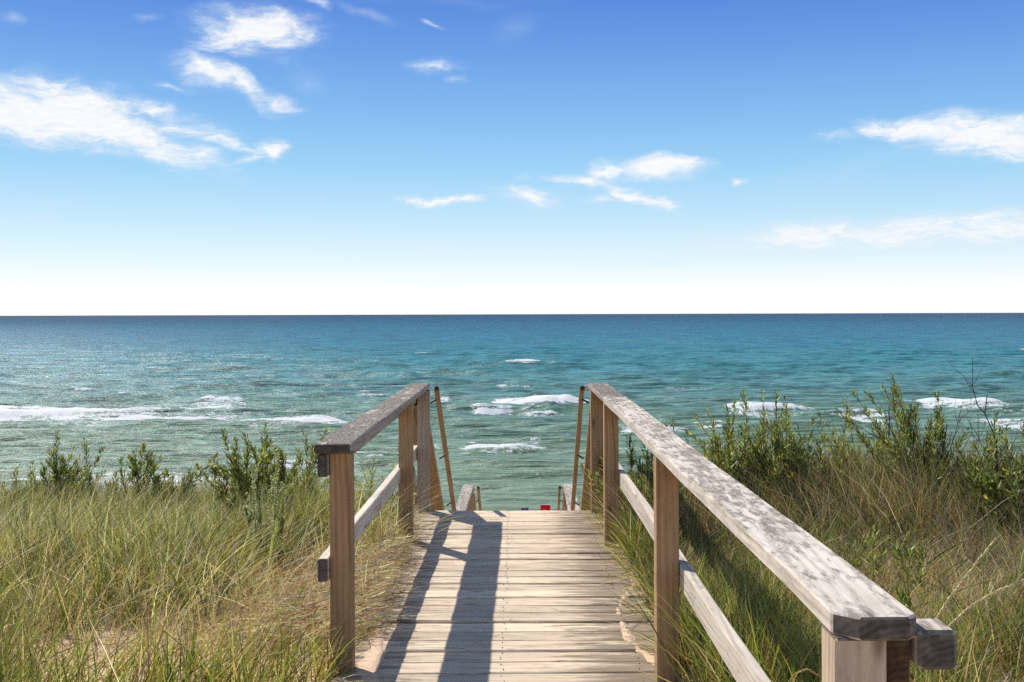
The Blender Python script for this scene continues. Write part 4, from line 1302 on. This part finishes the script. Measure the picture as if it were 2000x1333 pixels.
# bare branched shrub at the right
for (px, ptop, Y, lb, sd_, nb) in ((1968, 705, 7.6, 'tall bare dark branched shrub rising above the hedge at the right', 901, 5), (1848, 742, 7.75, 'thin leafless dark twigs standing over the right breaker', 902, 4)):
    P_ = Plant(sd_)
    r = P_.r
    X0 = (px - 1008) * Y / F
    gz = float(terrain_z(X0 - .05, Y)); top = EYE - (ptop - 614) * Y / F; Hh = top - gz
    def limb(p, d, L, rad, depth):
        pts = P_.stem(p, d, L * .95, np.array([r.normal(0, .12), 0, 0]), 7, .16)
        P_.tube(pts, rad, rad * .45, (0.055, 0.042, 0.040))
        if depth > 0:
            for j in range(3 if depth > 1 else 3):
                ii = r.integers(2, 6)
                dd = np.asarray(d) + np.array([r.normal(0, .5), r.normal(0, .25), r.normal(0, .15)])
                dd /= np.linalg.norm(dd)
                limb(pts[ii], dd, L * r.uniform(.35, .6), rad * .55, depth - 1)
    for j in range(nb):
        k = 1 if j == 0 else r.uniform(.6, .95)
        d = np.array([r.normal(0.0, .32), r.normal(0, .1), 1.0]) if j else np.array([-.05, 0, 1.0])
        limb((r.normal(0, .05), r.normal(0, .05), -.02), d, Hh * k * .84, 0.007 if j < 2 else .004, 2)
    P_.build('bare_shrub', lb, 'shrub', (X0 - .05, Y, gz))

# pale sage plant on the left: spikes thick with tiny buds
P_ = Plant(55)
Y = 6.6
X0 = (520 - 1008) * Y / F
gz = float(terrain_z(X0, Y))
for (px, ptop) in ((492, 905), (545, 884), (520, 975), (560, 940), (478, 985), (534, 930), (552, 1000), (505, 950)):
    x = (px - 520) * Y / F
    Hh = EYE - (ptop - 614) * Y / F - gz
    pts = P_.stem((x * .55, P_.r.normal(0, .03), -.02), np.array([x * .45 / Hh, 0, 1]), Hh, np.zeros(3), 9, .03)
    P_.tube(pts, .003, .0012, (.20, .19, .10))
    P_.leaves(pts, .25, 1, 260, .010, .024, .0065, ('sage', 'sage2', 'lt'), (3, 2.2, 1), angle=(.7, 1.5), upk=.1)
    for j in range(7):
        ii = P_.r.integers(2, 8)
        dd = np.array([P_.r.normal(0, .3), P_.r.normal(0, .3), 1.0]); dd /= np.linalg.norm(dd)
        sub = P_.stem(pts[ii], dd, Hh * .16, np.zeros(3), 5, .03)
        P_.tube(sub, .0012, .0006, (.20, .19, .10))
        P_.leaves(sub, .05, 1, 60, .009, .020, .006, ('sage', 'sage2', 'lt'), (3, 2.2, 1), angle=(.7, 1.5), upk=.1)
P_.build('sage_plant', 'pale green sage-like plant with upright budded spikes in the left grass', 'plant', (X0, Y, gz))

# small broad-leaved plants and brush on the right slope
for (px, py, Y, lb, sd_) in ((1682, 1025, 6.0, 'small dark green broad-leaved plant on the right slope, with a black tip', 1), (1790, 1050, 5.8, 'broad-leaved green sprig right of the other one, before the bare sand', 2), (1755, 1145, 4.9, 'low green weed with pointed leaves at the lower edge of the bare sand', 3)):
    P_ = Plant(sd_ + 300)
    X0 = (px - 1008) * Y / F
    gz = float(terrain_z(X0, Y)); Hh = max(.2, EYE - (py - 614) * Y / F - gz)
    for j in range(4):
        d = np.array([P_.r.normal(0, .22), P_.r.normal(0, .15), 1.0])
        pts = P_.stem((P_.r.normal(0, .02), 0, -.01), d, Hh * P_.r.uniform(.75, 1), np.zeros(3), 7, .05)
        P_.tube(pts, .0022, .001, BARK)
        P_.leaves(pts, .3, 1, 14, .04, .07, .022, ('dk', 'md', 'lt'), (2, 2, 1), angle=(.4, .9))
    P_.build('weed', lb, 'plant', (X0, Y, gz))

for (px, py, Y, rx_, lb, sd_) in ((1850, 1010, 6.9, .42, 'tangle of pinkish dead twigs on the right slope below the hedge', 1), (1975, 1060, 6.3, .34, 'heap of dead grey-brown twigs at the right edge of the slope', 2), (1590, 950, 7.2, .45, 'thin dead brush under the middle of the right hedge', 3), (1420, 905, 7.3, .40, 'dry grey brush under the willows nearest the right rail', 4)):
    P_ = Plant(sd_ + 500)
    X0 = (px - 1008) * Y / F
    gz = float(terrain_z(X0, Y))
    for j in range(420):
        p = (P_.r.normal(0, rx_ * .45), P_.r.normal(0, .22), abs(P_.r.normal(0, .05)))
        d = np.array([P_.r.normal(-.3, .7), P_.r.normal(0, .6), abs(P_.r.normal(.35, .35))]); d /= np.linalg.norm(d)
        pts = P_.stem(p, d, P_.r.uniform(.10, .38), P_.r.normal(0, .2, 3), 5, .18)
        P_.tube(pts, .0014, .0006, [(.30, .205, .165), (.20, .14, .115), (.38, .31, .25)][P_.r.integers(0, 3)])
    P_.build('dead_brush', lb, 'brush', (X0, Y, gz))

# seed spikes of beach grass close to the right railing
def spike(pts_px, Y, rad, label, col, seed, base_drop=True):
    P_ = Plant(seed)
    pts = [np.array([(x - 1008) * Y / F, 0, EYE - (y_ - 614) * Y / F]) for x, y_ in pts_px]
    X0 = pts[0][0]
    gz = float(terrain_z(X0, Y))
    d0 = pts[1] - pts[0]
    foot = np.array([pts[0][0] - d0[0] * .8, 0.05, gz])
    base = np.array([foot[0], Y, gz])
    stemp = [foot, (foot + pts[0]) / 2 + np.array([-.01, 0, 0]), pts[0] - d0 * .02, pts[0]]
    stemp = np.array(stemp) - np.array([foot[0], 0, gz])
    P_.tube(stemp, .0022, .0016, (.34, .29, .12))
    head = np.array(pts) - np.array([foot[0], 0, gz])
    t = np.linspace(0, 1, len(head)); tt = np.linspace(0, 1, 26)
    hp = np.stack([np.interp(tt, t, head[:, i]) for i in range(3)], -1)
    for _ in range(3):
        hp[1:-1] = (hp[:-2] + hp[1:-1] * 2 + hp[2:]) / 4
    th = thing('seed_spike', label, 'grass spike', (foot[0], Y, gz), 0, None)
    o = None
    me = mesh_np('stem', np.concatenate(P_.tv), np.concatenate(P_.tf), np.concatenate(P_.ts), smooth=True)
    vattr(me, 'tint', np.concatenate(P_.tt), 'FLOAT_COLOR')
    link('stem', me, M_twig, th)
    # head: a tapering core crowded with overlapping spikelets
    Q = Plant(seed + 1)
    PAL2['sp'] = col
    PAL2['sp2'] = tuple(c_ * .72 for c_ in col)
    PAL2['sp3'] = tuple(min(1, c_ * 1.2) for c_ in col)
    Q.tube(hp, rad * .55, rad * .25, col)
    Q.leaves(hp, 0.0, 1.0, 420, rad * 1.6, rad * 2.6, rad * .62, ('sp', 'sp2', 'sp3'), (3, 1.4, 1.6), angle=(.12, .42), upk=0)
    V, Fc, S, T = merge(Q.leaf + [(np.concatenate(Q.tv), np.concatenate(Q.tf), np.concatenate(Q.ts), np.concatenate(Q.tt))])
    me = mesh_np('seed_head', V, Fc, S)
    vattr(me, 'tint', T, 'FLOAT_COLOR')
    link('seed_head', me, M_grass, th)


spike([(1818, 1226), (1850, 1175), (1896, 1115), (1943, 1056)], 2.55, .0048, 'straight pale grass seed spike rising behind the block at the railing end', (.62, .55, .36), 71)
spike([(1846, 1232), (1890, 1190), (1945, 1158), (2022, 1128)], 2.5, .0048, 'pale grass seed spike bending over to the right beside the straight one', (.62, .54, .35), 73)
spike([(1535, 1340), (1552, 1318), (1574, 1309), (1598, 1322)], 2.9, .0040, 'small ochre grass seed spike curled over at the bottom edge', (.62, .46, .20), 75)
